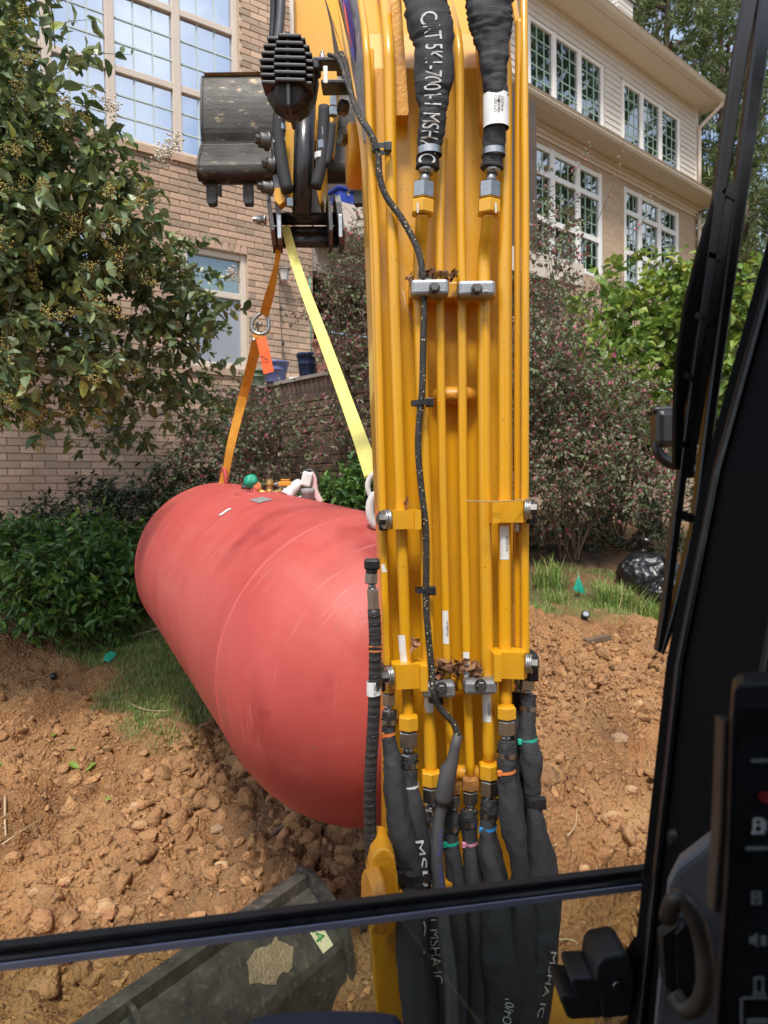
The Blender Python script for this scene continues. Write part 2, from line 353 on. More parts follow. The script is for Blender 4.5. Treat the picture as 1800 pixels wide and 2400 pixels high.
def braidmat():
    m = mat('braid', (.035, .032, .026), rough=.7); nt = m.node_tree; b = nt.nodes['Principled BSDF']
    t = nt.nodes.new('ShaderNodeTexCoord'); v = nt.nodes.new('ShaderNodeTexVoronoi'); v.inputs['Scale'].default_value = 330
    nt.links.new(t.outputs['Object'], v.inputs['Vector'])
    r = nt.nodes.new('ShaderNodeValToRGB'); e = r.color_ramp.elements; e[0].position = .0; e[0].color = (.11, .105, .09, 1); e[1].position = .5; e[1].color = (.016, .015, .013, 1)
    nt.links.new(v.outputs['Distance'], r.inputs['Fac'])
    v2 = nt.nodes.new('ShaderNodeTexVoronoi'); v2.inputs['Scale'].default_value = 120; nt.links.new(t.outputs['Object'], v2.inputs['Vector'])
    r2 = nt.nodes.new('ShaderNodeValToRGB'); r2.color_ramp.elements[0].position = .16; r2.color_ramp.elements[1].position = .2
    r2.color_ramp.elements[0].color = (1, 1, 1, 1); r2.color_ramp.elements[1].color = (0, 0, 0, 1)
    nt.links.new(v2.outputs['Distance'], r2.inputs['Fac'])
    mx = nt.nodes.new('ShaderNodeMixRGB'); mx.inputs[2].default_value = (.55, .45, .25, 1)
    nt.links.new(r2.outputs[0], mx.inputs[0]); nt.links.new(r.outputs[0], mx.inputs[1]); nt.links.new(mx.outputs[0], b.inputs['Base Color'])
    bp = nt.nodes.new('ShaderNodeBump'); bp.inputs['Strength'].default_value = .7; bp.inputs['Distance'].default_value = .002
    nt.links.new(v.outputs['Distance'], bp.inputs['Height']); nt.links.new(bp.outputs['Normal'], b.inputs['Normal'])
braidmat()
def screenglass():
    m = bpy.data.materials.new('cab_glass'); m.use_nodes = True; nt = m.node_tree; nt.nodes.remove(nt.nodes['Principled BSDF'])
    t = nt.nodes.new('ShaderNodeBsdfTransparent'); t.inputs['Color'].default_value = (.87, .91, .86, 1)
    g = nt.nodes.new('ShaderNodeBsdfGlossy'); g.inputs['Roughness'].default_value = .02; g.inputs['Color'].default_value = (1, 1, 1, 1)
    d = nt.nodes.new('ShaderNodeBsdfDiffuse'); d.inputs['Color'].default_value = (.55, .56, .50, 1)
    fr = nt.nodes.new('ShaderNodeFresnel'); fr.inputs['IOR'].default_value = 1.45
    a = nt.nodes.new('ShaderNodeMixShader'); nt.links.new(fr.outputs[0], a.inputs[0]); nt.links.new(t.outputs[0], a.inputs[1]); nt.links.new(g.outputs[0], a.inputs[2])
    n = nt.nodes.new('ShaderNodeTexNoise'); n.inputs['Scale'].default_value = 7; n.inputs['Detail'].default_value = 8
    tc = nt.nodes.new('ShaderNodeTexCoord'); nt.links.new(tc.outputs['Object'], n.inputs['Vector'])
    mr = nt.nodes.new('ShaderNodeMapRange'); mr.inputs[1].default_value = .35; mr.inputs[2].default_value = .75; mr.inputs[3].default_value = .006; mr.inputs[4].default_value = .045
    nt.links.new(n.outputs['Fac'], mr.inputs[0])
    b = nt.nodes.new('ShaderNodeMixShader'); nt.links.new(mr.outputs[0], b.inputs[0]); nt.links.new(a.outputs[0], b.inputs[1]); nt.links.new(d.outputs[0], b.inputs[2])
    nt.links.new(b.outputs[0], nt.nodes['Material Output'].inputs['Surface']); M['cab_glass'] = m
screenglass()
def brickmat():
    m = mat('brick_far', (.4, .25, .16), rough=.9); nt = m.node_tree; b = nt.nodes['Principled BSDF']
    t = nt.nodes.new('ShaderNodeTexCoord'); mp = nt.nodes.new('ShaderNodeMapping'); mp.inputs['Rotation'].default_value = (math.radians(90), 0, 0)
    nt.links.new(t.outputs['Object'], mp.inputs['Vector'])
    k = nt.nodes.new('ShaderNodeTexBrick'); k.inputs['Color1'].default_value = (.50, .36, .25, 1); k.inputs['Color2'].default_value = (.42, .29, .19, 1)
    k.inputs['Mortar'].default_value = (.45, .36, .27, 1); k.inputs['Scale'].default_value = 1; k.inputs['Brick Width'].default_value = .203
    k.inputs['Row Height'].default_value = .068; k.inputs['Mortar Size'].default_value = .006; k.inputs['Bias'].default_value = -.1
    nt.links.new(mp.outputs[0], k.inputs['Vector']); nt.links.new(k.outputs['Color'], b.inputs['Base Color'])
    bp = nt.nodes.new('ShaderNodeBump'); bp.inputs['Strength'].default_value = .5; bp.inputs['Distance'].default_value = .008; bp.invert = True
    nt.links.new(k.outputs['Fac'], bp.inputs['Height']); nt.links.new(bp.outputs['Normal'], b.inputs['Normal'])
brickmat()
def addrand(name, lo=.75, hi=1.2, hue=0.0):
    nt = M[name].node_tree; b = nt.nodes['Principled BSDF']; i = b.inputs['Base Color']
    g = nt.nodes.new('ShaderNodeNewGeometry'); oi = nt.nodes.new('ShaderNodeObjectInfo')
    ad = nt.nodes.new('ShaderNodeMath'); ad.operation = 'ADD'; fr = nt.nodes.new('ShaderNodeMath'); fr.operation = 'FRACT'
    nt.links.new(g.outputs['Random Per Island'], ad.inputs[0]); nt.links.new(oi.outputs['Random'], ad.inputs[1]); nt.links.new(ad.outputs[0], fr.inputs[0])
    r = nt.nodes.new('ShaderNodeValToRGB'); e = r.color_ramp.elements
    e[0].color = (lo, lo*(1+hue), lo*(1+hue), 1); e[1].color = (hi, hi*(1-hue), hi*(1-hue), 1)
    nt.links.new(fr.outputs[0], r.inputs['Fac'])
    m = nt.nodes.new('ShaderNodeMixRGB'); m.blend_type = 'MULTIPLY'; m.inputs[0].default_value = 1
    if i.links: nt.links.new(i.links[0].from_socket, m.inputs[1])
    else: m.inputs[1].default_value = i.default_value
    nt.links.new(r.outputs[0], m.inputs[2]); nt.links.new(m.outputs[0], i)
addrand('brick', .72, 1.2, .05); addrand('old_brick', .7, 1.25, .03); addrand('clod', .82, 1.12, .02); addrand('dead_leaf', .6, 1.4)
addrand('rock_tan', .8, 1.2)

# ------------------------------------------------------------------ terrain
CT = [  # photo pixel, distance, soil(1) or lawn(0), dark cover: mulch, also darker soil along the tank
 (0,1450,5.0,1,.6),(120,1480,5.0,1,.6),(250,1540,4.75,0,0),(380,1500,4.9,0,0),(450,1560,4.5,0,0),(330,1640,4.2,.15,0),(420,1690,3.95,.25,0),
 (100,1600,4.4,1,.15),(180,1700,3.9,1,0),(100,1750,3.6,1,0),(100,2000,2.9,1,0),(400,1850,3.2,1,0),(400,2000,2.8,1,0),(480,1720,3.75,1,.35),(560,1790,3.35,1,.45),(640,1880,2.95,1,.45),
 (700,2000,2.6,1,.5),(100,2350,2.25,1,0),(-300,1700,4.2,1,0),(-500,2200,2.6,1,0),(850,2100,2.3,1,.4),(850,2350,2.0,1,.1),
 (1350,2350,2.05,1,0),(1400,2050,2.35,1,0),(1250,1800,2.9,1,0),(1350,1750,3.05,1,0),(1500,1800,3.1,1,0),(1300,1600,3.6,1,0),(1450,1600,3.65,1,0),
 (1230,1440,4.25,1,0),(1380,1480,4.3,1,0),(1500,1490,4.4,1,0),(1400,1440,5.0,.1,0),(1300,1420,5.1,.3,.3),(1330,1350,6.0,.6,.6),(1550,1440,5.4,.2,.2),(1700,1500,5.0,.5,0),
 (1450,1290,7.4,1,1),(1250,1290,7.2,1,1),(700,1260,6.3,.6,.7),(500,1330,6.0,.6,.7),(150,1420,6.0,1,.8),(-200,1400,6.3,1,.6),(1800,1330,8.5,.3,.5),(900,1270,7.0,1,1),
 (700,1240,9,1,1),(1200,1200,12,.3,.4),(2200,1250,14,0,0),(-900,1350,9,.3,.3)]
CTW = np.array([list(P(a, b, c)) for a, b, c, _, _ in CT]); CTM = np.array([[d, e] for _, _, _, d, e in CT])
def shep(x, y, vals, p=2.0, eps=.10):
    out = np.zeros(x.shape + ((vals.shape[1],) if vals.ndim > 1 else ())); ws = np.zeros(x.shape)
    for i in range(len(CTW)):
        w = 1.0 / ((x - CTW[i, 0])**2 + (y - CTW[i, 1])**2 + eps)**p; ws += w
        out += w[..., None] * vals[i] if vals.ndim > 1 else w * vals[i]
    return out / (ws[..., None] if vals.ndim > 1 else ws)
_perm = rng.permutation(1024); _grad = rng.uniform(-1, 1, 1024)
def vnoise(x, y):
    xi = np.floor(x).astype(int); yi = np.floor(y).astype(int); fx = x - xi; fy = y - yi
    fx = fx*fx*(3-2*fx); fy = fy*fy*(3-2*fy)
    h = lambda a, b: _grad[_perm[(_perm[a & 1023] + b) & 1023]]
    return (h(xi, yi)*(1-fx) + h(xi+1, yi)*fx)*(1-fy) + (h(xi, yi+1)*(1-fx) + h(xi+1, yi+1)*fx)*fy
def fbm(x, y, o=4):
    s = 0; a = 1.0
    for i in range(o): s = s + a * vnoise(x*2**i + 17*i, y*2**i - 9*i); a *= .5
    return s
def worley(x, y, seed=0):
    xi = np.floor(x).astype(int); yi = np.floor(y).astype(int); best = np.full(x.shape, 9.0); hgt = np.zeros(x.shape)
    for i in (-1, 0, 1):
        for j in (-1, 0, 1):
            a = (xi + i + seed*31) & 1023; c = (yi + j) & 1023; h0 = _perm[(_perm[a] + c) & 1023]
            d = (xi + i + .5 + .5*_grad[h0] - x)**2 + (yi + j + .5 + .5*_grad[(h0*7 + 13) & 1023] - y)**2
            k = d < best; best = np.where(k, d, best); hgt = np.where(k, _grad[(h0*3 + 5) & 1023], hgt)
    return np.clip(1 - np.sqrt(best)/.75, 0, 1), hgt
def crumbs(x, y, s, seed):
    wx = x/s + .35*vnoise(x/s*1.3 + 9, y/s*1.3); wy = y/s + .35*vnoise(x/s*1.3 - 7, y/s*1.3 + 3)
    b, h = worley(wx, wy, seed); return s * np.clip(.45 + .75*h, 0, 1.2) * np.sqrt(b)
def ground_z(x, y, detail=True):
    x = np.asarray(x, float); y = np.asarray(y, float)
    z = shep(x, y, CTW[:, 2]); m = shep(x, y, CTM); near = np.exp(-((np.hypot(x, y - 3) / 9.0)**2))
    if detail:
        s = np.clip(m[..., 0], 0, 1)
        cl_ = np.clip(fbm(x*1.1 + 3, y*1.1 - 4, 3)*.8 + .70, .2, 1); r = 1 - np.abs(fbm(x*1.5, y*1.5, 3)); lump = fbm(x*4.0 + 40, y*4.0, 4)
        z = z + near * s * (.07*(r - .75) + .040*lump + .030*fbm(x*14, y*14 + 5, 4) + cl_*(.75*crumbs(x, y, .15, 1)*np.clip(fbm(x*1.1 + 8, y*1.1, 2)*1.3 + .35, 0, 1) + .70*crumbs(x, y, .06, 2) + .65*crumbs(x, y, .028, 3))) + near*(1-s)*.018*fbm(x*3, y*3, 3)
    return z, m
def gz(x, y): return float(ground_z(np.array([x]), np.array([y]))[0][0])
def axis(lo, hi, step, far):
    a = list(np.arange(lo, hi, step)); d = step
    while a[-1] < far: d *= 1.35; a.append(a[-1] + d)
    d = step; a = a[::-1]
    while a[-1] > -far: d *= 1.35; a.append(a[-1] - d)
    return np.array(a[::-1])
gx = axis(-2.3, 2.3, .0125, 400); gy = axis(1.5, 5.0, .0125, 400)
GX, GY = np.meshgrid(gx, gy); GZ, GM = ground_z(GX, GY)
nx, ny = len(gx), len(gy)
idx = np.arange(nx*ny).reshape(ny, nx)
fc = np.stack([idx[:-1, :-1], idx[:-1, 1:], idx[1:, 1:], idx[1:, :-1]], -1).reshape(-1, 4)
def groundmat():
    m = bpy.data.materials.new('soil'); m.use_nodes = True; nt = m.node_tree; b = nt.nodes['Principled BSDF']; M['soil'] = m
    t = nt.nodes.new('ShaderNodeTexCoord'); a = nt.nodes.new('ShaderNodeAttribute'); a.attribute_name = 'cover'
    def noi(s, d=7, r=.62):
        n = nt.nodes.new('ShaderNodeTexNoise'); n.inputs['Scale'].default_value = s; n.inputs['Detail'].default_value = d; n.inputs['Roughness'].default_value = r
        nt.links.new(t.outputs['Object'], n.inputs['Vector']); return n
    def ramp(src, stops):
        r = nt.nodes.new('ShaderNodeValToRGB'); e = r.color_ramp.elements
        for i, (p, c) in enumerate(stops):
            if i < 2: e[i].position = p; e[i].color = (*c, 1)
            else: k = e.new(p); k.color = (*c, 1)
        nt.links.new(src, r.inputs['Fac']); return r
    def mix(f, c1, c2):
        x = nt.nodes.new('ShaderNodeMixRGB'); nt.links.new(f, x.inputs[0]); nt.links.new(c1, x.inputs[1]); nt.links.new(c2, x.inputs[2]); return x
    s1 = ramp(noi(2.4).outputs['Fac'], [(.28, (.15, .072, .032)), (.46, (.34, .172, .072)), (.68, (.48, .275, .125))])
    pe = ramp(noi(55, 3).outputs['Fac'], [(.60, (0, 0, 0)), (.70, (1, 1, 1))])
    tanc = nt.nodes.new('ShaderNodeRGB'); tanc.outputs[0].default_value = (.43, .28, .16, 1)
    s2 = mix(pe.outputs[0], s1.outputs[0], tanc.outputs[0])
    orr = ramp(noi(2.0, 5).outputs['Fac'], [(.62, (0, 0, 0)), (.72, (.7, .7, .7))]); oc = nt.nodes.new('ShaderNodeRGB'); oc.outputs[0].default_value = (.40, .155, .05, 1)
    s3 = mix(orr.outputs[0], s2.outputs[0], oc.outputs[0])
    g = ramp(noi(9).outputs['Fac'], [(.3, (.13, .13, .05)), (.55, (.20, .17, .08)), (.75, (.30, .22, .12))])
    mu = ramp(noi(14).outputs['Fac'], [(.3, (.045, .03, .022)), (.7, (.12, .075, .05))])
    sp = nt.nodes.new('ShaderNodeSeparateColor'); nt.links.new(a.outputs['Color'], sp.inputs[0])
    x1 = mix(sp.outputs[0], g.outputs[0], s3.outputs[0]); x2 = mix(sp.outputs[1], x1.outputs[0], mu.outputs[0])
    nt.links.new(x2.outputs[0], b.inputs['Base Color']); b.inputs['Roughness'].default_value = .97; b.inputs['Specular IOR Level'].default_value = .15
    v = nt.nodes.new('ShaderNodeTexVoronoi'); v.inputs['Scale'].default_value = 60; nt.links.new(t.outputs['Object'], v.inputs['Vector'])
    ad = nt.nodes.new('ShaderNodeMath'); ad.operation = 'ADD'; n2 = noi(45, 8, .7); nt.links.new(v.outputs['Distance'], ad.inputs[0]); nt.links.new(n2.outputs['Fac'], ad.inputs[1])
    bp = nt.nodes.new('ShaderNodeBump'); bp.inputs['Strength'].default_value = 1.0; bp.inputs['Distance'].default_value = .018
    nt.links.new(ad.outputs[0], bp.inputs['Height']); nt.links.new(bp.outputs['Normal'], b.inputs['Normal'])
groundmat()
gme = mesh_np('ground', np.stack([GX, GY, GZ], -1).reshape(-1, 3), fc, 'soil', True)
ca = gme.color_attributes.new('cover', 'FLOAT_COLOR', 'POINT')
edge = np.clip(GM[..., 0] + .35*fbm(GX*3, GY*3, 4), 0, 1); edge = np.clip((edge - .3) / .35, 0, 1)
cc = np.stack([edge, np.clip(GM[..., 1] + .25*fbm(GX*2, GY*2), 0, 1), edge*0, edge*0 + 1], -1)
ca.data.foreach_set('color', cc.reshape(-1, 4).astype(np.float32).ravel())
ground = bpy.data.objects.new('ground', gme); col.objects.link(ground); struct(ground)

# clods of soil
def ico(sub):
    bm = bmesh.new(); bmesh.ops.create_icosphere(bm, subdivisions=sub, radius=1); bm.verts.index_update()
    v = np.array([x.co[:] for x in bm.verts]); f = np.array([[q.index for q in x.verts] for x in bm.faces]); bm.free(); return v, f
IV1, IF1 = ico(1); IV2, IF2 = ico(2); IV3, IF3 = ico(3)
def clods(n, lo, hi, iv, jf, region, soil_min=.6, sink=.45, power=3.0):
    vs = []; fs = []; k = 0
    xs = rng.uniform(region[0], region[1], n*3); ys = rng.uniform(region[2], region[3], n*3)
    keep = shep(xs, ys, CTM)[:, 0] > soil_min
    clump = fbm(xs*1.6 + 3, ys*1.6, 3) + rng.uniform(-.6, .6, n*3) > -.1
    sel = np.where(keep & clump)[0][:n]
    xs, ys = xs[sel], ys[sel]; zs, _ = ground_z(xs, ys)
    for x, y, z in zip(xs, ys, zs):
        r = lo + (hi - lo) * rng.random()**power
        j = (iv + .32*np.sin(iv[:, [1, 2, 0]]*rng.uniform(1.5, 4, 3) + rng.uniform(0, 6, 3)))*(1 + rng.normal(0, .12, (len(iv), 1))) * rng.uniform(.6, 1.25, 3)
        a = rng.uniform(0, 6.28); ca_, sa = math.cos(a), math.sin(a)
        j = np.stack([j[:, 0]*ca_ - j[:, 1]*sa, j[:, 0]*sa + j[:, 1]*ca_, j[:, 2]], -1) * r
        vs.append(j + [x, y, z + r*(.5 - sink)]); fs.append(jf + k); k += len(iv)
    return np.vstack(vs), np.vstack(fs)
for (n, lo, hi, iv, jf, reg, pw) in ((9000, .003, .015, IV1, IF1, (-2.6, 2.6, 1.5, 4.8), 2.2), (650, .012, .045, IV2, IF2, (-2.4, 2.4, 1.6, 4.6), 3.2),
                                    (700, .012, .042, IV2, IF2, (-1.15, -.05, 2.3, 3.7), 2.4), (6000, .004, .017, IV1, IF1, (.45, 2.6, 1.7, 4.6), 2.0), (700, .012, .042, IV2, IF2, (.45, 2.4, 1.8, 4.5), 2.6)):
    v, f = clods(n, lo, hi, iv, jf, reg, power=pw)
    o = obj_np('soil_clods', v, f, 'clod', None, True); tag(o, 'loose reddish brown soil clods scattered over the dug ground', 'soil', kind='stuff')

def on_ground(px, py):
    d = ray(px, py); best = None
    for k in range(150, 1400):
        Y = k / 100.0; p = CAMP + d * (Y / d.y)
        if p.z < gz_fast(p.x, p.y): return p
    return CAMP + d * (5 / d.y)
_gi = lambda a, v: int(np.clip(np.searchsorted(a, v), 0, len(a) - 1))
def gz_fast(x, y): return GZ[_gi(gy, y), _gi(gx, x)]
rocks = [(248,2140,62,0,'large pale orange rock with tan face lying by the blade'),(520,2035,34,0,'pale tan angular stone by itself on the soil'),(530,1800,38,0,'ochre rock beside the red tank on shaded soil'),
 (552,1812,22,0,'small pale flat stone leaning on the ochre rock'),(325,1895,34,0,'sandy coloured stone on the open soil slope'),(330,1940,34,0,'rusty orange stone just below the sandy stone'),
 (80,2095,26,0,'orange crumbly stone with a bright rusty face'),(150,2070,28,0,'tan crumbly stone on the soil near the large pale rock'),(510,1945,28,1,'grey rounded stone between soil clods'),
 (1435,1920,40,0,'big yellowish clod of stone on the soil heap below the grass clumps'),(1480,1855,26,0,'small yellow tan stone above the big yellowish clod'),(1500,1655,26,0,'tan lump high on the heap close to the broken timber'),
 (1450,1735,36,1,'brown stone halfway up the heap below the grass clumps'),(1370,2040,24,0,'small ochre stone at the foot of the heap by the window latch'),(385,2125,24,1,'flat grey stone half buried in soil'),
 (390,1985,24,0,'beige flat stone lying behind the flat grey stone')]
for (px, py, w, kind, lab) in rocks:
    p = on_ground(px, py); r = w * .5 * PX(p.y)
    b = MB(); b.blob(p + Vector((0, 0, r*.15)), r, .20, 3, (1.15, 1, .8), False)
    tag(b.build('rock', ('rock_tan', 'rock_grey')[kind]), lab, 'rock', 'rocks in the soil')
# grass
def blades(n, region, cond, h, w, bend=.6):
    xs = rng.uniform(region[0], region[1], n); ys = rng.uniform(region[2], region[3], n)
    k = cond(xs, ys); xs, ys = xs[k], ys[k]; zs, _ = ground_z(xs, ys); n = len(xs)
    hh = rng.uniform(*h, n); a = rng.uniform(0, 6.28, n); l = rng.uniform(.1, bend, n)*hh
    dx, dy = np.cos(a), np.sin(a); px_, py_ = -dy*w, dx*w
    v = np.zeros((n, 5, 3))
    v[:, 0] = np.stack([xs-px_, ys-py_, zs-.005], -1); v[:, 1] = np.stack([xs+px_, ys+py_, zs-.005], -1)
    v[:, 2] = np.stack([xs+dx*l*.35+px_*.8, ys+dy*l*.35+py_*.8, zs+hh*.6], -1); v[:, 3] = np.stack([xs+dx*l*.35-px_*.8, ys+dy*l*.35-py_*.8, zs+hh*.6], -1)
    v[:, 4] = np.stack([xs+dx*l, ys+dy*l, zs+hh*.95], -1)
    b = (np.arange(n)*5)[:, None]
    f = np.vstack([b + [0, 1, 2], b + [0, 2, 3], b + [3, 2, 4]])
    return v.reshape(-1, 3), f
lawn = lambda x, y: (shep(x, y, CTM)[:, 0] + .35*fbm(x*3, y*3, 4) + rng.uniform(-.15, .15, len(x)) < .47)
v, f = blades(34000, (-2.6, -.6, 3.4, 5.6), lawn, (.015, .045), .0022, 1.1); tag(obj_np('lawn_grass', v, f, 'grass_blade'), 'short thin lawn grass beside the red tank', 'grass', kind='stuff')
v, f = blades(22000, (.9, 4.2, 4.4, 7.2), lawn, (.02, .06), .0025); tag(obj_np('lawn_grass', v, f, 'grass_blade'), 'short thin lawn grass between the soil heap and the burgundy shrub', 'grass', kind='stuff')
def clump(px, py, Y, R, h, n, lab):
    c = P(px, py, Y); c.z = gz(c.x, c.y)
    def inside(x, y): return (x - c.x)**2 + (y - c.y)**2 < (R * rng.uniform(.2, 1, len(x)))**2
    v, f = blades(n, (c.x-R, c.x+R, c.y-R, c.y+R), inside, h, .0035, 1.0)
    tag(obj_np('grass_clump', v, f, 'grass_blade'), lab, 'grass', 'tall grass clumps by the shrubs', None)
clump(1455,1440,5.35,.22,(.10,.26),1500,'thick arching green grass clump in front of the black trash bag')
clump(1520,1450,5.2,.15,(.06,.18),450,'low grass tuft beside the thick arching clump')
clump(1290,1385,5.7,.16,(.08,.26),700,'upright thin grass clump next to the upright teal flag')
clump(1305,1420,5.3,.13,(.05,.14),260,'small pale grass tuft below the upright clump')

# ------------------------------------------------------------------ facades
class Facade:
    def __init__(s, px, py, Y, deg, name, label, cat):
        a = P(px, py, Y); s.th = math.radians(deg); s.o = Vector((a.x, a.y, 0))
        s.d = Vector((math.cos(s.th), math.sin(s.th), 0)); s.n = Vector((-math.sin(s.th), math.cos(s.th), 0))
        s.root = thing(name, label, cat, s.o, s.th)
    def hit(s, px, py, y=0.0):
        d = ray(px, py); q = s.o + s.n * y
        t = (q - CAMP).dot(s.n) / d.dot(s.n); p = CAMP + d * t - s.o
        return p.dot(s.d), p.z
    def u(s, px, py=800, y=0.0): return s.hit(px, py, y)[0]
    def z(s, px, py, y=0.0): return s.hit(px, py, y)[1]
def wall_cells(b, u0, u1, z0, z1, y0, y1, holes):
    us = sorted({u0, u1, *[h for q in holes for h in q[:2] if u0 < h < u1]}); zs = sorted({z0, z1, *[h for q in holes for h in q[2:] if z0 < h < z1]})
    for i in range(len(us) - 1):
        run = None
        for j in range(len(zs) - 1):
            cu, cz = (us[i]+us[i+1])/2, (zs[j]+zs[j+1])/2
            hole = any(h[0] < cu < h[1] and h[2] < cz < h[3] for h in holes)
            if not hole:
                run = (run[0], zs[j+1]) if run else (zs[j], zs[j+1])
            if (hole or j == len(zs) - 2) and run: b.bx((us[i], y0, run[0]), (us[i+1], y1, run[1])); run = None
def brick_mesh(name, m, l=.193, h=.0575, d=.09):
    b = MB(); b.rbox((0, 0, 0), (l, d, h), .0025, None, 1)
    me = bpy.data.meshes.new(name); me.from_pydata(b.v, [], b.f); fix(me); me.materials.append(M[m]); return me
def lay_bricks(parent, me, spots, order, sizes=None, m='brick', maxn=300, hh=.0575, dd=.09):
    """spots = [(u,y,z,length)] : the first 300 by order are objects, the others one joined part"""
    spots = sorted(spots, key=order); rest = MB()
    for i, (u, y, z, l) in enumerate(spots):
        y = y - rng.uniform(0, .004)
        if i < maxn: piece('brick', me, parent, (u, y, z), (0, U(-.006, .006), 0), (l / .193, 1, 1))
        else: rest.box((u, y, z), (l, dd, hh))
    if rest.v: o = rest.build('brickwork', m, parent, True); o['kind'] = 'stuff'
def window(parent, us, zs, grids, fw=.05, mw=.07, y=.05, fm='trim_white', gm='muntin_green_reflect', pm='pane_dark', mt=.018, d=.06, pmats=None):
    """frame mesh (part) with one pane and one muntin grid per cell as sub-parts"""
    b = MB(); n = len(us) - 1
    for i, u in enumerate(us):
        w = fw if i in (0, n) else mw; c = u + (fw/2 if i == 0 else -fw/2 if i == n else 0)
        b.rbox((c, y, (zs[0]+zs[-1])/2), (w, d, zs[-1]-zs[0]), .006, None, 1)
    cells = []
    for i in range(n):
        ua = us[i] + (fw if i == 0 else mw/2); ub = us[i+1] - (fw if i == n-1 else mw/2)
        for j, z in enumerate(zs):
            w = fw if j in (0, len(zs)-1) else mw*.8; c = z + (w/2 if j == 0 else -w/2 if j == len(zs)-1 else 0)
            b.rbox(((ua+ub)/2, y + (.006 if j % 2 else .002), c), (ub-ua, d - .01, w), .005, None, 1)
        for j in range(len(zs)-1):
            za = zs[j] + (fw if j == 0 else mw*.4); zb = zs[j+1] - (fw if j == len(zs)-2 else mw*.4); cells.append((ua, ub, za, zb, j, i))
    win = b.build('window', fm, parent, True); off = win.location
    for (ua, ub, za, zb, j, i) in cells:
        pmj = pmats[j] if pmats else pm
        p = MB(); p.box(((ua+ub)/2 - off[0], y + .02 - off[1], (za+zb)/2 - off[2]), (ub-ua, .008, zb-za)); p.build('pane', pmj, win, True)
        nc, nr = grids[j]; g = MB()
        for k in range(1, nc): g.box((ua+(ub-ua)*k/nc - off[0], y + .012 - off[1], (za+zb)/2 - off[2]), (mt, .008, zb-za))
        for k in range(1, nr): g.box(((ua+ub)/2 - off[0], y + .010 - off[1], za+(zb-za)*k/nr - off[2]), (ub-ua, .008, mt))
        if g.v: g.build('muntin_grid', gm, win, True)
    return win
# ---- brick house on the left
LH = Facade(150, 1100, 6.6, 35, 'brick_house', 'tan brick house with tall cream framed windows behind the crape myrtle', 'house')
uc = LH.u(733, 650); uL = LH.u(-420, 650); zT = LH.z(560, -260); zB = .2
wu = [LH.u(-30, 150), LH.u(112, 150), LH.u(262, 150), LH.u(419, 200), LH.u(563, 200)]
zr = LH.z(563, 75); zm = LH.z(480, 218); zb = LH.z(480, 378); zt = zr + .62
W1 = (wu[0], wu[-1], zb, zt)
lw = (LH.u(432, 750), LH.u(583, 750), LH.z(583, 868), LH.z(583, 598)); lw2 = (LH.u(110, 750), LH.u(262, 750), lw[2], lw[3])
holes = [W1, lw, lw2]
b = MB(); wall_cells(b, uL, uc - .012, zB, zT, .012, .25, holes); hw = b.build('wall', 'mortar', LH.root, True)
bm_ = brick_mesh('brick', 'brick'); spots = []; pitch = .0677; kk = 0; z = zB + .034
while z < zT - .03:
    u = uc - .1 - (.1015 if kk % 2 else 0)
    if kk % 2: spots.append((uc - .0515 + .0, .045, z, .093))
    while u > uL + .1:
        a, c = u - .0965, u + .0965; ok = True
        for (h0, h1, g0, g1) in holes:
            if g0 - .03 - .068 * 0 < z < g1 + .085 and a < h1 and c > h0:
                if c > h1 and c - h1 > .03: a = h1 + .004
                elif a < h0 and h0 - a > .03: c = h0 - .004
                else: ok = False
        if ok: spots.append(((a+c)/2, .045, z, c - a))
        u -= .203
    z += pitch; kk += 1
loc = wm(hw).inverted() @ wm(LH.root)
sp2 = [tuple(loc @ Vector(s[:3])) + (s[3],) for s in spots]
lay_bricks(hw, bm_, sp2, lambda s: abs(s[0] - (uc - 1.0) + hw.location.x) + .55*abs(s[2] + hw.location.z - LH.z(640, 560)))
# flat soldier heads and sills
for (h0, h1, g0, g1) in holes:
    b = MB(); b.bx((h0 - .03, -.03, g0 - .075), (h1 + .03, .05, g0 - .004)); b.build('window_sill', 'brick', LH.root, True)
    n = int((h1 - h0) / .0677)
    if g1 < zT - .5:
        for i in range(n): piece('brick', bm_, LH.root, (h0 + (i+.5)*(h1-h0)/n, .045, g1 + .045), (0, math.pi/2, 0), (.40, 1, 1))
window(LH.root, wu, [zb, zm, zr, zt], [(3, 3), (3, 3), (3, 1)], .06, .085, .07, 'trim_tan', 'muntin_pale', 'pane_sky', .014)
lm = LH.z(560, 693)
window(LH.root, [lw[0], lw[1]], [lw[2], lm, lw[3]], [(1, 1), (1, 1)], .065, .08, .07, 'trim_tan', 'muntin_pale', 'pane_green', .014, pmats=['pane_grey', 'pane_green'])
window(LH.root, [lw2[0], lw2[1]], [lw2[2], lm, lw2[3]], [(1, 1), (1, 1)], .065, .08, .07, 'trim_tan', 'muntin_pale', 'pane_grey', .014, pmats=['pane_grey', 'pane_sky'])
# covered porch recess right of the house corner
zbeam0, zbeam1 = LH.z(735, 632), LH.z(735, 560)
b = MB(); b.bx((uc + .012, .03, zbeam0), (uc + 4.2, .28, zbeam1)); b.build('porch_beam', 'porch_trim', LH.root, True)
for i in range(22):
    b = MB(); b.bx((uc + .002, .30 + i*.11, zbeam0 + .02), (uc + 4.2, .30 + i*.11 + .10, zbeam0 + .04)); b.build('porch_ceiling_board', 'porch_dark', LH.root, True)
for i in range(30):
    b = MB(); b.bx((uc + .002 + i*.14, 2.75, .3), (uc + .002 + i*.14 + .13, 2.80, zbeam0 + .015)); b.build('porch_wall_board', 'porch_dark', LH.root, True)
b = MB(); b.bx((uc - .012, .26, zB), (uc - .002, 2.8, zT)); b.build('porch_side_wall', 'porch_dark', LH.root, True)
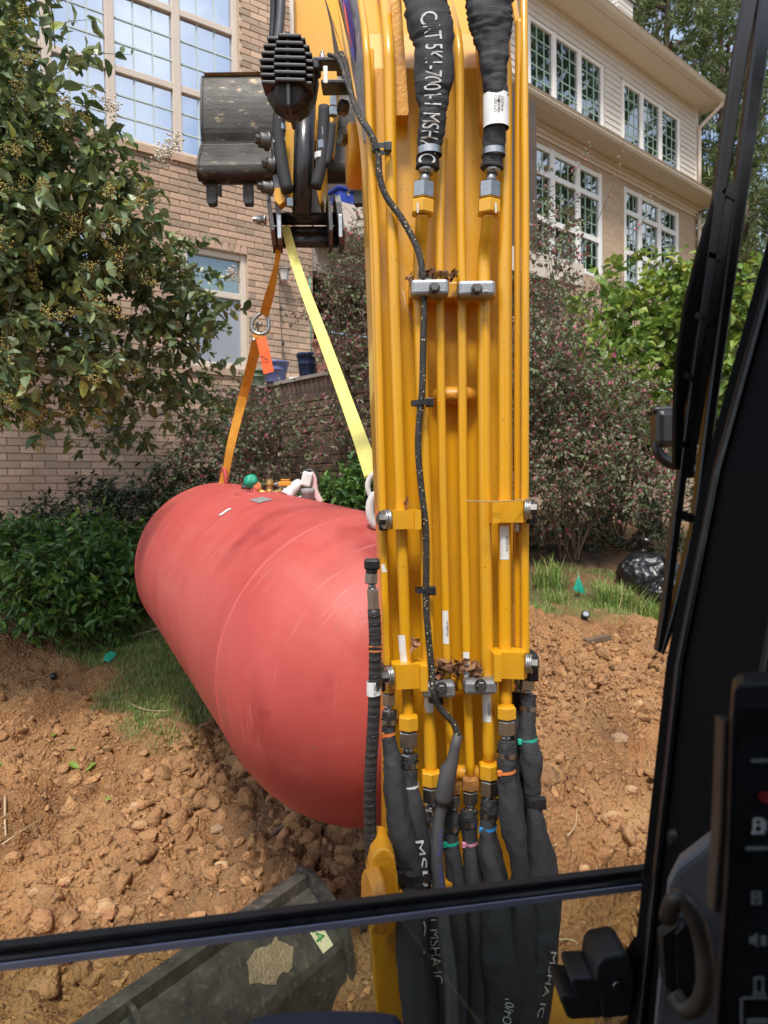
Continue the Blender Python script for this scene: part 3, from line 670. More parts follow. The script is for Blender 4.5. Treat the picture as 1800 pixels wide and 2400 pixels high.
# balcony above the porch
zb0, zb1 = LH.z(800, 545, -.5), LH.z(800, 478, -.5)
b = MB(); b.bx((uc + .03, -.55, zb0), (uc + 4.0, .02, zb1)); b.build('balcony_fascia', 'trim_tan', LH.root, True)
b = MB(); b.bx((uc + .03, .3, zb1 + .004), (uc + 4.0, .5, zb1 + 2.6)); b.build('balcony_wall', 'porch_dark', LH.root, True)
for i in range(14):
    b = MB(); b.bx((uc + .3 + i*.12, -.46, zb1 + .004), (uc + .33 + i*.12, -.43, zb1 + .95)); b.build('baluster', 'porch_dark', LH.root, True)
b = MB(); b.bx((uc + .2, -.48, zb1 + .955), (uc + 2.2, -.41, zb1 + 1.0)); b.build('handrail', 'porch_dark', LH.root, True)
# tote on balcony
q = LH.root; c = LH.o + LH.d*(LH.u(822, 470, -.2)) + LH.n*(-.2)
b = MB(); b.rbox((c.x, c.y, zb1 + .12), (.5, .3, .23), .03, Matrix.Rotation(LH.th, 3, 'Z')); b.rbox((c.x, c.y, zb1 + .25), (.54, .34, .03), .01, Matrix.Rotation(LH.th, 3, 'Z'))
tag(b.build('storage_tote', 'tote_blue'), 'blue lidded tote on the balcony behind the bucket', 'tote')
# wall lantern and string light
c = LH.o + LH.d*LH.u(657, 640); n = -LH.n; c = Vector((c.x, c.y, LH.z(657, 645))) + n*.09
t = thing('wall_lantern', 'small pewter coach lantern on the brick wall', 'lantern', c)
b = MB(); b.lathe(c, (0, 0, 1), [(.035, .075), (.05, .065), (.075, .02), (.09, .006)], 8, False); b.build('lantern_cap', 'lantern_pewter', t)
b = MB(); b.lathe(c, (0, 0, 1), [(-.075, .035), (.033, .058)], 8, False); b.build('glass_shade', 'frosted', t)
b = MB(); b.tube([c - n*.085 + Vector((0, 0, .02)), c - n*.085 + Vector((0, 0, .021)) + n*.03], .035, 10); b.build('back_plate', 'lantern_pewter', t)
s0 = c + Vector((-.05, 0, -.06)); pts = [s0]
for yy in (720, 800, 860): a = LH.o + LH.d*LH.u(650 + (yy-700)*.06, yy); pts.append(Vector((a.x, a.y, LH.z(650, yy))) + n*.05)
b = MB(); b.tube([Vector(p) for p in cr(pts, 5)], .004, 5)
for p in (pts[1], pts[2]): b.lathe(p + Vector((.012, 0, -.05)), (0, 0, 1), [(0, .012), (.03, .016), (.05, .008)], 8)
tag(b.build('string_light', 'cable_dark'), 'dark string light cord hanging down the brick wall', 'string light')
b = MB(); a = LH.o + LH.d*LH.u(722, 700) + n*.05
b.tube([Vector((a.x, a.y, LH.z(722, 650))), Vector((a.x, a.y, LH.z(722, 760))), Vector((a.x, a.y, LH.z(722, 850)))], .006, 5)
tag(b.build('garden_stake', 'flag_green'), 'thin green stake standing against the house corner', 'stake')
# ---- old garden wall, running from the house towards the machine
gA = P(545, 1000, 7.25); GW = thing('garden_wall', 'stained old brick garden wall with soldier courses below the flower pots', 'wall', (gA.x, gA.y, 0), math.radians(-47))
gl = 2.35; ztop = P(700, 898, 6.55).z; zbot = .35
b = MB(); b.bx((0, .012, zbot), (gl, .24, ztop - .004)); gw = b.build('core', 'old_mortar', GW, True)
obm = brick_mesh('brick', 'old_brick'); off = gw.location
z = ztop - .1; row = 0; course = 0
b2 = []
while z > zbot + .05:
    if row in (0, 5):
        for i in range(int(gl/.0677)):
            piece('brick', obm, gw, (i*.0677 + .034 - off.x, .045 - off.y - U(0, .004), z - off.z), (0, math.pi/2, 0)); 
        z -= .1 + .034 + .006
    else:
        for i in range(int(gl/.203)):
            piece('brick', obm, gw, (i*.203 + .1 + (.1 if row % 2 else 0) - off.x, .045 - off.y - U(0, .005), z - off.z))
        z -= .0677 if row not in (4,) else .0677 + .07
    row += 1
b = MB(); b.bx((-.1, -.02, ztop), (gl, .95, ztop + .03)); b.build('patio_slab', 'stone_slab', GW, True)
def pot(px, py, Y, rpx, hpx, m, lab, rib=True):
    p = P(px, py, Y); r = rpx * PX(Y); h = hpx * PX(Y); p.z = ztop + .03
    t = thing('flower_pot', lab, 'flower pot', p, 0, 'flower pots on the garden wall')
    b = MB(); b.lathe(p, (0, 0, 1), [(0, r*.70), (h*.05, r*.72), (h*.55, r*.84), (h*.57, r*.88), (h*.62, r*.88), (h*.64, r*.86), (h*.85, r*.94), (h*.86, r*1.0), (h*.98, r*1.03), (h, r*.98), (h*.97, r*.86)], 28); b.build('body', m, t)
    b = MB(); b.lathe(p, (0, 0, 1), [(h*.86, r*.8), (h*.93, r*.8)], 20); b.build('soil_fill', 'bark', t)
pot(646, 915, 6.75, 32, 50, 'pot_blue', 'blue ribbed plastic pot on the garden wall')
pot(602, 915, 6.95, 24, 38, 'pot_green', 'dull green low planter beside the blue pot')
pot(722, 905, 6.6, 26, 62, 'pot_navy', 'navy glazed tall pot behind the salmon pot')
pot(776, 890, 6.3, 44, 78, 'pot_pink', 'large salmon terracotta pot with a thick rim')
c = P(694, 908, 6.65); b = MB(); b.rbox((c.x, c.y, ztop + .048), (.12, .12, .03), .006)
tag(b.build('drip_tray', 'pvc_white'), 'small white tray between the blue and navy pots', 'tray')
# ---- townhouse on the right
RB = Facade(1465, 700, 15, 41, 'townhouse', 'townhouse with beige siding over tan brick and banks of gridded windows', 'house')
ru = RB.u(1632, 400); r0 = RB.u(1040, 400)
z_up_soff = RB.z(1625, 252); z_lo_soff = RB.z(1612, 478); z_lo_top = z_lo_soff + .42
w2 = [RB.u(x, 300) for x in (1457, 1503, 1547, 1591)]; w1 = [RB.u(x, 200) for x in (1236, 1297.5, 1357, 1412)]
uz1, uz0 = RB.z(1457, 186), RB.z(1457, 341)
l2 = [RB.u(x, 560) for x in (1463, 1502, 1547, 1591)]; l1 = [RB.u(x, 560) for x in (1236, 1297.5, 1357, 1412)]
lz3, lz2, lz1, lz0 = RB.z(1464, 435), RB.z(1464, 492), RB.z(1464, 587), RB.z(1464, 672)
hl = [(l1[0], l1[-1], lz0, lz3), (l2[0], l2[-1], lz0, lz3)]; hu = [(w1[0], w1[-1], uz0, uz1), (w2[0], w2[-1], uz0, uz1)]
b = MB(); wall_cells(b, r0, ru - .01, .0, z_lo_soff, .0, .2, hl); b.build('brick_wall', 'brick_far', RB.root, True)
b = MB(); b.bx((ru - .22, .205, 0), (ru - .012, 6, z_lo_soff)); b.build('brick_side_wall', 'brick_far', RB.root, True)
b = MB(); wall_cells(b, r0, ru - .012, z_lo_top - .1, z_up_soff, .02, .2, hu); b.bx((ru - .22, .205, z_lo_top), (ru - .012, 6, z_up_soff)); upw = b.build('siding_backing', 'siding', RB.root, True)
z = z_lo_top - .02; off = upw.location
while z < z_up_soff - .02:
    segs = [(r0, ru - .01)]
    for (a, c, g0, g1) in hu:
        if g0 - .13 < z < g1 + .02 - .0:
            segs = [s for q in segs for s in ((q[0], min(q[1], a - .06)), (max(q[0], c + .06), q[1])) if s[1] - s[0] > .02]
    for (a, c) in segs:
        b = MB(); b.prism([(a - off.x, .02 - off.y, z - off.z), (a - off.x, -.022 - off.y, z - off.z), (a - off.x, -.004 - off.y, z + .118 - off.z), (a - off.x, .02 - off.y, z + .118 - off.z)], (c - a, 0, 0))
        b.build('siding_board', 'siding', upw, True)
    z += .12
window(RB.root, w1, [uz0, uz1], [(3, 5)], .07, .11, .0, 'trim_white', 'muntin_green_reflect', 'pane_dark', .022)
window(RB.root, w2, [uz0, uz1], [(3, 5)], .07, .11, .0, 'trim_white', 'muntin_green_reflect', 'pane_dark', .022)
for l in (l1, l2): window(RB.root, l, [lz0, lz1, lz2, lz3], [(3, 2), (3, 3), (3, 1)], .10, .13, .03, 'trim_white', 'muntin_green_reflect', 'pane_dark', .022)
def gutter(z, over, name, ux):
    b = MB(); prof = [(-over, 0), (-over - .10, .02), (-over - .13, .07), (-over - .11, .10), (-over - .14, .14), (-over, .14)]
    b.prism([(r0, y, z + q) for y, q in prof], (ux - r0, 0, 0)); b.build(name, 'gutter', RB.root, True)
    b = MB(); b.bx((r0, -over + .002, z - .02), (ux, -over + .03, z + .16)); b.build('fascia', 'gutter', RB.root, True)
    for i in range(int((ux - r0)/.30)):
        b = MB(); b.bx((r0 + i*.30, -over + .032, z), (r0 + i*.30 + .296, -.002, z + .015)); b.build('soffit_panel', 'soffit', RB.root, True)
    b = MB(); b.bx((r0, -over + .03, z + .02), (ux, .6, z + .06)); b.build('eave_cap', 'soffit', RB.root, True)
gutter(z_up_soff, .48, 'upper_gutter', ru + .38); gutter(z_lo_soff, .42, 'lower_gutter', ru + .25)
for k, (zz, dd) in enumerate(((z_lo_soff - .05, .10), (z_lo_soff - .13, .06), (z_lo_soff - .20, .03))):
    b = MB(); b.bx((r0, -dd, zz - .03), (ru + .01, -.002, zz + .045)); b.build('cornice_moulding', 'soffit', RB.root, True)
b = MB(); b.prism([(r0, -.46, z_up_soff + .14), (r0, 4.0, z_up_soff + 2.3), (r0, 8.5, z_up_soff + .14)], (ru + .38 - r0, 0, 0)); b.build('roof', 'roof_shingle', RB.root, True)
b = MB(); b.bx((ru - .09, -.045, z_lo_top), (ru + .005, -.003, z_up_soff)); b.build('corner_board', 'siding', RB.root, True)
for (zt_, zb_, ov) in ((z_up_soff + .05, z_lo_top + .05, .5), (z_lo_soff + .02, 1.0, .44)):
    b = MB(); pts = [(ru + .14, -ov, zt_), (ru + .14, -ov, zt_ - .12), (ru - .05, -.12, zt_ - .52), (ru - .05, -.10, zt_ - .66), (ru - .05, -.10, zb_)]
    b.tube([Vector(p) for p in cr(pts, 3)], .045, 8); b.build('downspout', 'trim_tan', RB.root, True)
# chimney box and round vent on the roof
cu, cz = RB.u(1440, 40, 2.2), RB.z(1440, 10, 2.2)
b = MB(); b.bx((cu - .32, 1.9, z_up_soff + .3), (cu + .32, 2.7, cz)); ch = b.build('chimney_box', 'siding', RB.root, True)
zz = z_up_soff + .5
while zz < cz - .1:
    b = MB(); b.bx((cu - .345 - ch.location.x, 1.875 - ch.location.y, zz - ch.location.z), (cu + .345 - ch.location.x, 2.72 - ch.location.y, zz + .10 - ch.location.z)); b.build('siding_board', 'siding', ch, True); zz += .125
b = MB(); b.bx((cu - .38 - ch.location.x, 1.83 - ch.location.y, cz - ch.location.z + .002), (cu + .38 - ch.location.x, 2.77 - ch.location.y, cz + .07 - ch.location.z)); b.build('chimney_cap', 'grey_tape', ch, True)
vu, vz = RB.u(1392, 20, 2.0), RB.z(1392, 5, 2.0)
b = MB(); b.lathe((vu, 2.0, vz - .9), (0, 0, 1), [(0, .16), (.78, .16), (.79, .24), (.95, .24), (1.02, .1)], 14); b.build('roof_vent', 'trim_tan', RB.root, True)
# ------------------------------------------------------------------ plants
def leaf_template(L, W, fold=.25, droop=.15):
    return np.array([[0, 0, 0], [-.5*W, .45*L, fold*W], [0, .5*L, 0], [.5*W, .45*L, fold*W], [0, L, -droop*L], [-.32*W, .8*L, fold*W*.5 - droop*L*.5], [.32*W, .8*L, fold*W*.5 - droop*L*.5],
                     [-.33*W, .16*L, fold*W*.6], [.33*W, .16*L, fold*W*.6]])
LF = np.array([[0, 2, 7], [7, 2, 1], [1, 2, 5], [5, 2, 4], [0, 8, 2], [8, 3, 2], [3, 6, 2], [6, 4, 2]])
LFS = np.array([[0, 2, 1], [1, 2, 4], [0, 3, 2], [3, 4, 2]])         # 5-vertex leaf for far foliage
def frames(fwd, up):
    fwd = fwd / np.linalg.norm(fwd, axis=1, keepdims=True)
    x = np.cross(fwd, up); x /= np.maximum(np.linalg.norm(x, axis=1, keepdims=True), 1e-6); z = np.cross(x, fwd)
    return np.stack([x, fwd, z], -1)                                # columns: width, length, normal
def leaf_mesh(pos, fwd, L, W, simple=False, upj=.5, fold=.25, droop=.15):
    n = len(pos); up = np.array([0, 0, 1.0]) + rng.normal(0, upj, (n, 3)); Rm = frames(fwd, up)
    T = leaf_template(1, W / L, fold, droop); T = T[:5] if simple else T; F_ = LFS if simple else LF
    s = L * rng.uniform(.5, 1.4, n)
    v = np.einsum('nij,kj->nki', Rm, T) * s[:, None, None] + pos[:, None, :]
    f = (np.arange(n)*len(T))[:, None, None] + F_[None]
    return v.reshape(-1, 3), f.reshape(-1, 3), (Rm, s)
def ell_points(clumps, n, shell=.55):
    vol = np.array([c[3]*c[4]*c[5] for c in clumps]); vol /= vol.sum(); k = rng.choice(len(clumps), n, p=vol)
    d = rng.normal(0, 1, (n, 3)); d /= np.linalg.norm(d, axis=1, keepdims=True)
    r = rng.uniform(shell**3, 1, n)**(1/3) * rng.uniform(.85, 1.1, n)
    c = np.array([list(q[:6]) for q in clumps])[k]
    return c[:, :3] + d*r[:, None]*c[:, 3:6], d
def PC(px, py, Y, rx, ry, rz): p = P(px, py, Y); return (p.x, p.y, p.z, rx, ry, rz)
def plant(name, label, cat, clumps, base, ntw, per, L, W, m, twl=(.2, .4), stems=8, up=.25, objs=0, simple=False, twr=.0035, group=None, upj=.5, stem_r=.015, shell=.5, spread=1.1, cond=None, trunk=None, objsel=None, tm='twig'):
    t = thing(name, label, cat, base, 0, group)
    p, d = ell_points(clumps, ntw, shell)
    if cond is not None:
        k = cond(p); p, d = p[k], d[k]; ntw = len(p)
    dr = d*.8 + rng.normal(0, .55, (ntw, 3)) + np.array([0, 0, up]); dr /= np.linalg.norm(dr, axis=1, keepdims=True)
    ln = rng.uniform(*twl, ntw)
    tw = MB(); rad = twr
    for i in range(0, ntw, 1 if ntw < 900 else 3):
        a = Vector(p[i]); q = a + Vector(dr[i])*ln[i]; mid = (a+q)/2 + Vector((U(-.02, .02), U(-.02, .02), U(0, .03)))
        tw.tube([a, mid, q], [rad, rad*.8, rad*.4], 3, False)
    bv = Vector(base)
    for c in clumps:
        for _ in range(max(2, stems // max(1, len(clumps))) if stems else 0):
            tip = Vector((c[0] + U(-.7, .7)*c[3], c[1] + U(-.7, .7)*c[4], c[2] + U(-.3, .8)*c[5])); st = bv + Vector((U(-.1, .1), U(-.1, .1), 0))
            ctrl = [st, st.lerp(tip, .35) + Vector((U(-.1, .1), U(-.1, .1), U(0, .2))), st.lerp(tip, .7) + Vector((U(-.08, .08), U(-.08, .08), U(0, .1))), tip]
            pts = [Vector(x) for x in cr(ctrl, 4)]; tw.tube(pts, [stem_r*(1 - .85*i/(len(pts)-1)) for i in range(len(pts))], 5, False)
    tw.build('branches', tm, t)['kind'] = 'stuff'
    if trunk: trunk(t)
    n = ntw*per; i = np.repeat(np.arange(ntw), per); s = rng.uniform(.05, 1.05, n)
    pos = p[i] + dr[i]*(ln[i]*s)[:, None] + rng.normal(0, L*.12, (n, 3))
    side = np.cross(dr[i], rng.normal(0, 1, (n, 3))); side /= np.maximum(np.linalg.norm(side, axis=1, keepdims=True), 1e-6)
    fw = dr[i]*.55 + side*spread + np.array([0, 0, -.15])
    if objs:
        dist = np.linalg.norm(pos - np.array(CAMP), axis=1) if objsel is None else objsel(pos)
        o_ = np.argsort(dist); near, far = o_[:objs], o_[objs:]
        T = leaf_template(1, W / L); me = mesh_np('leaf', T, LF, m)
        Rm = frames(fw[near], np.array([0, 0, 1.0]) + rng.normal(0, upj, (objs, 3))); inv = Vector(base)
        for k in range(objs):
            R_ = Matrix(Rm[k].tolist()); sc = L*rng.uniform(.75, 1.3)
            piece('leaf', me, t, Vector(pos[near[k]]) - inv, R_.to_euler(), (sc, sc, sc))
    else: far = np.arange(n)
    v, f, _ = leaf_mesh(pos[far], fw[far], L, W, simple, upj)
    o = obj_np('foliage', v, f, m, t); o['kind'] = 'stuff'
    return t, p, dr, ln
# crape myrtle at left
mc = [PC(-240,250,3.7,.55,.8,1.0), PC(50,330,3.5,.28,.5,.42), PC(130,520,3.6,.36,.5,.36), PC(50,140,3.5,.12,.4,.26), PC(225,440,3.7,.15,.35,.20), PC(290,570,3.8,.22,.4,.20), PC(30,700,3.3,.40,.5,.40),
      PC(190,720,3.8,.32,.45,.26), PC(385,700,4.2,.22,.35,.26), PC(60,870,3.5,.36,.4,.18), PC(160,850,3.7,.25,.4,.16), PC(0,480,3.5,.32,.5,.45), PC(120,250,3.4,.07,.3,.14), PC(410,850,4.4,.22,.35,.28), PC(340,980,4.6,.24,.3,.16), PC(-180,650,3.6,.5,.6,.8), PC(460,650,4.3,.08,.15,.08), PC(330,860,4.2,.22,.3,.22), PC(420,760,4.2,.2,.3,.2), PC(190,980,4.6,.26,.3,.10), PC(440,960,4.6,.16,.25,.2), PC(360,620,4.0,.18,.3,.2), PC(200,330,3.6,.10,.25,.12), PC(160,180,3.5,.05,.2,.14),
      PC(70,40,3.5,.13,.3,.16), PC(10,200,3.45,.2,.3,.3), PC(-620,-700,3.8,.5,.6,.4), PC(-420,-740,3.8,.5,.6,.4), PC(-220,-780,3.8,.5,.6,.4), PC(-30,-820,3.8,.45,.6,.4), PC(-420,-1050,3.8,.6,.6,.4), PC(-150,-1080,3.8,.6,.6,.4), PC(-300,-900,4.2,.8,.6,.5), PC(-700,-350,3.8,.4,.5,.5)]
mb = P(-420, 1400, 4.2); mb.z = gz(mb.x, mb.y)
def myr_trunk(t):
    b = MB()
    for (px, py, Y) in ((60,330,3.5),(-100,300,3.7),(300,560,3.8),(-300,-700,3.8)):
        tip = P(px, py, Y); ctrl = [mb + Vector((U(-.08, .08), U(-.08, .08), 0)), mb.lerp(tip, .35) + Vector((0, 0, .35)), mb.lerp(tip, .7) + Vector((U(-.1, .1), U(-.1, .1), .12)), tip]
        pts = [Vector(x) for x in cr(ctrl, 6)]; b.tube(pts, [.020*(1 - .82*i/(len(pts)-1)) for i in range(len(pts))], 8)
    b.build('trunk', 'bark', t)
myr, mp, md, ml = plant('crape_myrtle', 'crape myrtle tree with glossy leaves and olive seed heads over the brick house', 'tree', mc, mb, 3900, 10, .070, .037, 'leaf_myrtle', (.12, .30), 0, .05, 300, False, .003, upj=.6, trunk=myr_trunk, shell=.35)
# seed heads and last blooms
b = MB(); bl = MB(); octv = np.array([[1,0,0],[-1,0,0],[0,1,0],[0,-1,0],[0,0,1],[0,0,-1]]); octf = np.array([[0,2,4],[2,1,4],[1,3,4],[3,0,4],[2,0,5],[1,2,5],[3,1,5],[0,3,5]])
sv = []; sf = []; k = 0; st = MB()
sel = [i for i in range(len(mp)) if mp[i][2] < 4.4 and mp[i][0] > -2.6]; sel.sort(key=lambda i: mp[i][1] + U(0, 1.0))
for i in sel[:420]:
    a = np.array(mp[i]) + md[i]*ml[i]*.9; dd = np.array(md[i])*.4 + np.array([U(-.3, .3), U(-.3, .3), U(-.6, .5)]); dd /= np.linalg.norm(dd); Ln = U(.07, .14)
    st.tube([Vector(a), Vector(a + dd*Ln)], [.0018, .001], 3, False)
    for _ in range(46):
        s = U(.1, 1); off = rng.normal(0, 1, 3); off /= np.linalg.norm(off); w = .048*(1 - s*.6)
        c = a + dd*Ln*s + off*w*U(.5, 1); sv.append(octv*U(.0032, .0052) + c); sf.append(octf + k); k += 6
o = obj_np('seed_heads', np.vstack(sv), np.vstack(sf), 'seed_olive', myr, True); o['kind'] = 'stuff'; st.build('seed_stalks', 'twig', myr)['kind'] = 'stuff'
sv = []; sf = []; k = 0
for (px, py, Y) in ((378,365,3.95),(412,330,3.95),(395,350,3.9),(545,645,4.3),(320,440,3.7),(262,250,3.6)):
    c0 = np.array(P(px, py, Y))
    for _ in range(70): sv.append(octv*U(.004, .009) + c0 + rng.normal(0, .022, 3)); sf.append(octf + k); k += 6
o = obj_np('white_blooms', np.vstack(sv), np.vstack(sf), 'white_bloom', myr); o['kind'] = 'stuff'
# shrubs
def gbase(px, Y): p = P(px, 1300, Y); p.z = gz(p.x, p.y); return p
plant('laurel_bush', 'dense glossy green bush growing beside the rounded end of the red tank', 'bush', [PC(150,1400,5.0,.40,.35,.33), PC(60,1330,5.3,.36,.3,.28), PC(280,1330,5.3,.36,.35,.28), PC(240,1420,4.95,.22,.2,.2), PC(160,1290,5.4,.3,.3,.18)], gbase(150, 5.1), 800, 12, .068, .026, 'leaf_laurel', (.10, .2), 20, .5, 300, False, .003, upj=.6, shell=.3)
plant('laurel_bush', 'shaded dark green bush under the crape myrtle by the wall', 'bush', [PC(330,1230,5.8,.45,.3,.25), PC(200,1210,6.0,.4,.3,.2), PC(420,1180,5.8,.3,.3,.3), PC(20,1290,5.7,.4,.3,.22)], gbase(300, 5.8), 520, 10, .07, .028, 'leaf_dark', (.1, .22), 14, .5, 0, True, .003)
plant('laurel_bush', 'small bright green bush behind the tank valves', 'bush', [PC(830,1180,5.3,.26,.25,.20), PC(760,1190,5.5,.2,.2,.16), PC(900,1150,5.4,.3,.25,.22)], gbase(830, 5.3), 420, 11, .06, .024, 'leaf_laurel', (.08, .18), 10, .5, 0, False, .003)
bigc = [PC(1290,620,6.6,.14,.3,.42), PC(1262,440,6.7,.06,.15,.20), PC(1325,520,6.7,.05,.15,.26), PC(1290,860,6.5,.34,.45,.42), PC(1410,960,6.7,.40,.45,.30), PC(1330,1080,6.4,.40,.4,.30), PC(1470,1120,6.6,.36,.35,.25), PC(1260,1180,6.6,.34,.35,.18), PC(1540,1040,6.9,.2,.25,.3), PC(1180,900,6.6,.3,.4,.6)]
plant('burgundy_shrub', 'tall burgundy and grey green shrub with pink tips under the townhouse', 'bush', bigc, gbase(1330, 6.7), 1900, 12, .042, .024, 'leaf_burgundy', (.14, .34), 26, .25, 300, True, .0025, upj=.8, shell=.3, spread=.8, stem_r=.008)
plant('burgundy_shrub', 'thin burgundy shrub in front of the old garden wall', 'bush', [PC(590,980,6.1,.34,.25,.28), PC(520,1060,5.9,.32,.25,.26), PC(620,1080,6.0,.26,.2,.22), PC(470,1130,5.8,.34,.25,.2), PC(680,1010,6.1,.12,.15,.14)], gbase(560, 6.0), 620, 11, .036, .020, 'leaf_burgundy', (.12, .28), 18, .2, 0, True, .0022, upj=.8, shell=.25, spread=.8)
plant('burgundy_shrub', 'airy burgundy shrub with pink tips between the sling and boom', 'bush', [PC(830,760,5.9,.20,.2,.36), PC(800,640,6.0,.16,.2,.2), PC(850,930,5.8,.17,.2,.42), PC(790,1040,5.7,.13,.15,.25), PC(860,560,6.0,.14,.2,.2), PC(760,720,6.0,.12,.2,.16)], gbase(880, 5.9), 620, 11, .034, .018, 'leaf_burgundy', (.14, .32), 18, .15, 0, True, .0022, upj=.8, shell=.25, spread=.8)
plant('broadleaf_shrub', 'yellow green broad leaved shrub below the townhouse windows', 'bush', [PC(1500,760,8.4,.5,.4,.45), PC(1410,770,8.0,.30,.3,.30), PC(1390,850,7.4,.25,.25,.22), PC(1460,900,7.2,.25,.2,.15), PC(1600,720,8.6,.45,.4,.45), PC(1450,830,8.0,.38,.3,.30), PC(1700,760,8.8,.5,.4,.7), PC(1465,655,8.4,.16,.2,.22), PC(1560,880,8.2,.45,.4,.45), PC(1640,930,8.6,.45,.4,.5), PC(1500,950,7.8,.3,.3,.25)], gbase(1530, 8.3), 620, 8, .115, .075, 'leaf_bright', (.15, .35), 26, .4, 300, False, .004, upj=.7, shell=.3, objsel=lambda q: rng.random(len(q)))
plant('burgundy_shrub', 'rust tipped shrub in front of the townhouse wall', 'bush', [PC(1400,720,9.5,.4,.3,.25), PC(1590,680,9.6,.3,.3,.25), PC(1300,760,9.5,.4,.4,.4)], gbase(1450, 9.5), 420, 10, .045, .024, 'leaf_burgundy', (.15, .35), 18, .4, 0, True, .003, upj=.8)
plant('laurel_bush', 'added dark leaf mass giving shaded depth behind the burgundy shrub', 'bush', [PC(1270,1010,8.6,.5,.4,.55), PC(1430,1060,8.7,.55,.4,.45), PC(1580,1010,8.7,.5,.4,.6), PC(1350,900,8.8,.5,.4,.35), PC(1180,950,8.6,.5,.4,.7)], gbase(1430, 8.7), 900, 10, .085, .04, 'leaf_dark', (.15, .35), 14, .4, 0, True, .004)  # foliage added as a dark backing, stands in for shade between the shrubs
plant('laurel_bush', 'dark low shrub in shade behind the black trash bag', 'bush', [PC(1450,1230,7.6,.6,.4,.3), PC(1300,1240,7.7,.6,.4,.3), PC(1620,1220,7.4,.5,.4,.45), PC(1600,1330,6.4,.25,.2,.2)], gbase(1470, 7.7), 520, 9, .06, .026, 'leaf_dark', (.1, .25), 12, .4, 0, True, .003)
# lone sprigs
def sprig(pts, n, L, W, m, name, label, cat='plant', r=.003):
    pts = [Vector(p) for p in pts]; t = thing(name, label, cat, pts[0]); c = cr(pts, 8); b = MB(); b.tube([Vector(x) for x in c], [r*(1-.6*i/(len(c)-1)) for i in range(len(c))], 5); b.build('stem', 'twig', t)
    k = np.linspace(len(c)*.25, len(c)-1.01, n).astype(int); d = c[np.minimum(k+1, len(c)-1)] - c[np.maximum(k-1, 0)]; d /= np.linalg.norm(d, axis=1, keepdims=True)
    side = np.cross(d, [0, -1, .2]) * np.where(np.arange(n) % 2, 1, -1)[:, None]
    for i in range(n):
        R_ = Matrix(frames((d[i]*.5 + side[i])[None], np.array([[U(-.3, .3), -.7, .7]]))[0].tolist()); me = leafm[m]
        piece('leaf', me, t, Vector(c[k[i]]) - pts[0], R_.to_euler(), (L*U(.7, 1.1), L*U(.8, 1.1), L))
leafm = {m: mesh_np('leaf', leaf_template(1, .45), LF, m) for m in ('leaf_bright', 'leaf_laurel', 'leaf_burgundy')}
sprig([P(165,1290,5.0), P(170,1240,5.0), P(190,1200,5.0), P(250,1180,5.0)], 9, .06, .03, 'leaf_bright', 'vine_sprig', 'pale curling vine sprig above the dense glossy bush', 'vine')
for (a, c2, lab) in (((1320,420),(1385,330),'pink tipped twig reaching up across the lower eave'),((1400,520),(1470,290),'long bare pink budded twig beside the siding'),((1470,560),(1530,455),'thin twig with one pink bud against the lower windows'),((1250,400),(1262,380),'short red leaved twig close to the boom tube')):
    p0 = P(a[0], a[1], 6.7); p1 = P(c2[0], c2[1], 6.6)
    sprig([p0, p0.lerp(p1, .5) + Vector((.03, 0, -.04)), p1], 11, .035, .016, 'leaf_burgundy', 'twig', lab, 'twig', .004)
# tall trees behind the townhouse
def big_tree(px, Y, top, half, lab, seed, n=420, L=.24, m='leaf_tree', bottom=700, per=22):
    n = int(n*1.5); per = 30
    base = P(px, 1150, Y); base.z = -.2; zt = P(px, top, Y).z; zb_ = P(px, bottom, Y).z; R = half*PX(Y); cl = []
    nl = 15
    for i in range(nl):
        f_ = i/(nl-1); z = zb_ + (zt-zb_)*f_; w = R*(1 - .55*f_**2)*U(.75, 1.15); a = i*2.4 + seed
        cl.append((base.x + math.cos(a)*w*.62, base.y + math.sin(a)*w*.5, z, w*.55, w*.5, (zt-zb_)/nl*U(1.0, 1.5)))
    def trunk(t):
        b = MB(); pts = [base, base.lerp(Vector((base.x, base.y, zt)), .5) + Vector((U(-.3, .3), 0, 0)), Vector((base.x + U(-.4, .4), base.y, zt))]; pts = [Vector(x) for x in cr(pts, 8)]
        b.tube(pts, [.28*(1-.85*i/(len(pts)-1)) for i in range(len(pts))], 8)
        for c in cl:
            s = Vector((base.x, base.y, max(1, c[2] - U(.5, 1.5)))); e = Vector(c[:3]); b.tube([s, s.lerp(e, .5) + Vector((0, 0, .3)), e], [.09, .06, .02], 5)
        b.build('trunk', 'bark', t)
    plant('tall_tree', lab, 'tree', cl, base, n, per, L, L*.22, m, (.5, 1.2), 15, .1, 0, True, .012, 'trees beyond the townhouse', .7, .03, .2, .6, None, trunk)
big_tree(1560, 24, -420, 210, 'tall pale green evergreen rising behind the chimney', .3, 520, .30)
big_tree(1700, 27, -300, 230, 'tall evergreen behind the downspout corner of the townhouse', 1.7, 520, .32, bottom=820)
big_tree(1880, 22, 150, 200, 'mid green tree beyond the cab pillar', 2.9, 420, .26, bottom=1050)
big_tree(1420, 30, -420, 170, 'feathery tree top showing above the townhouse roof', 4.4, 380, .34, bottom=200)
big_tree(1740, 19, 470, 120, 'lower dark tree between townhouse and cab pillar', 5.2, 380, .20, 'leaf_tree', bottom=1100)
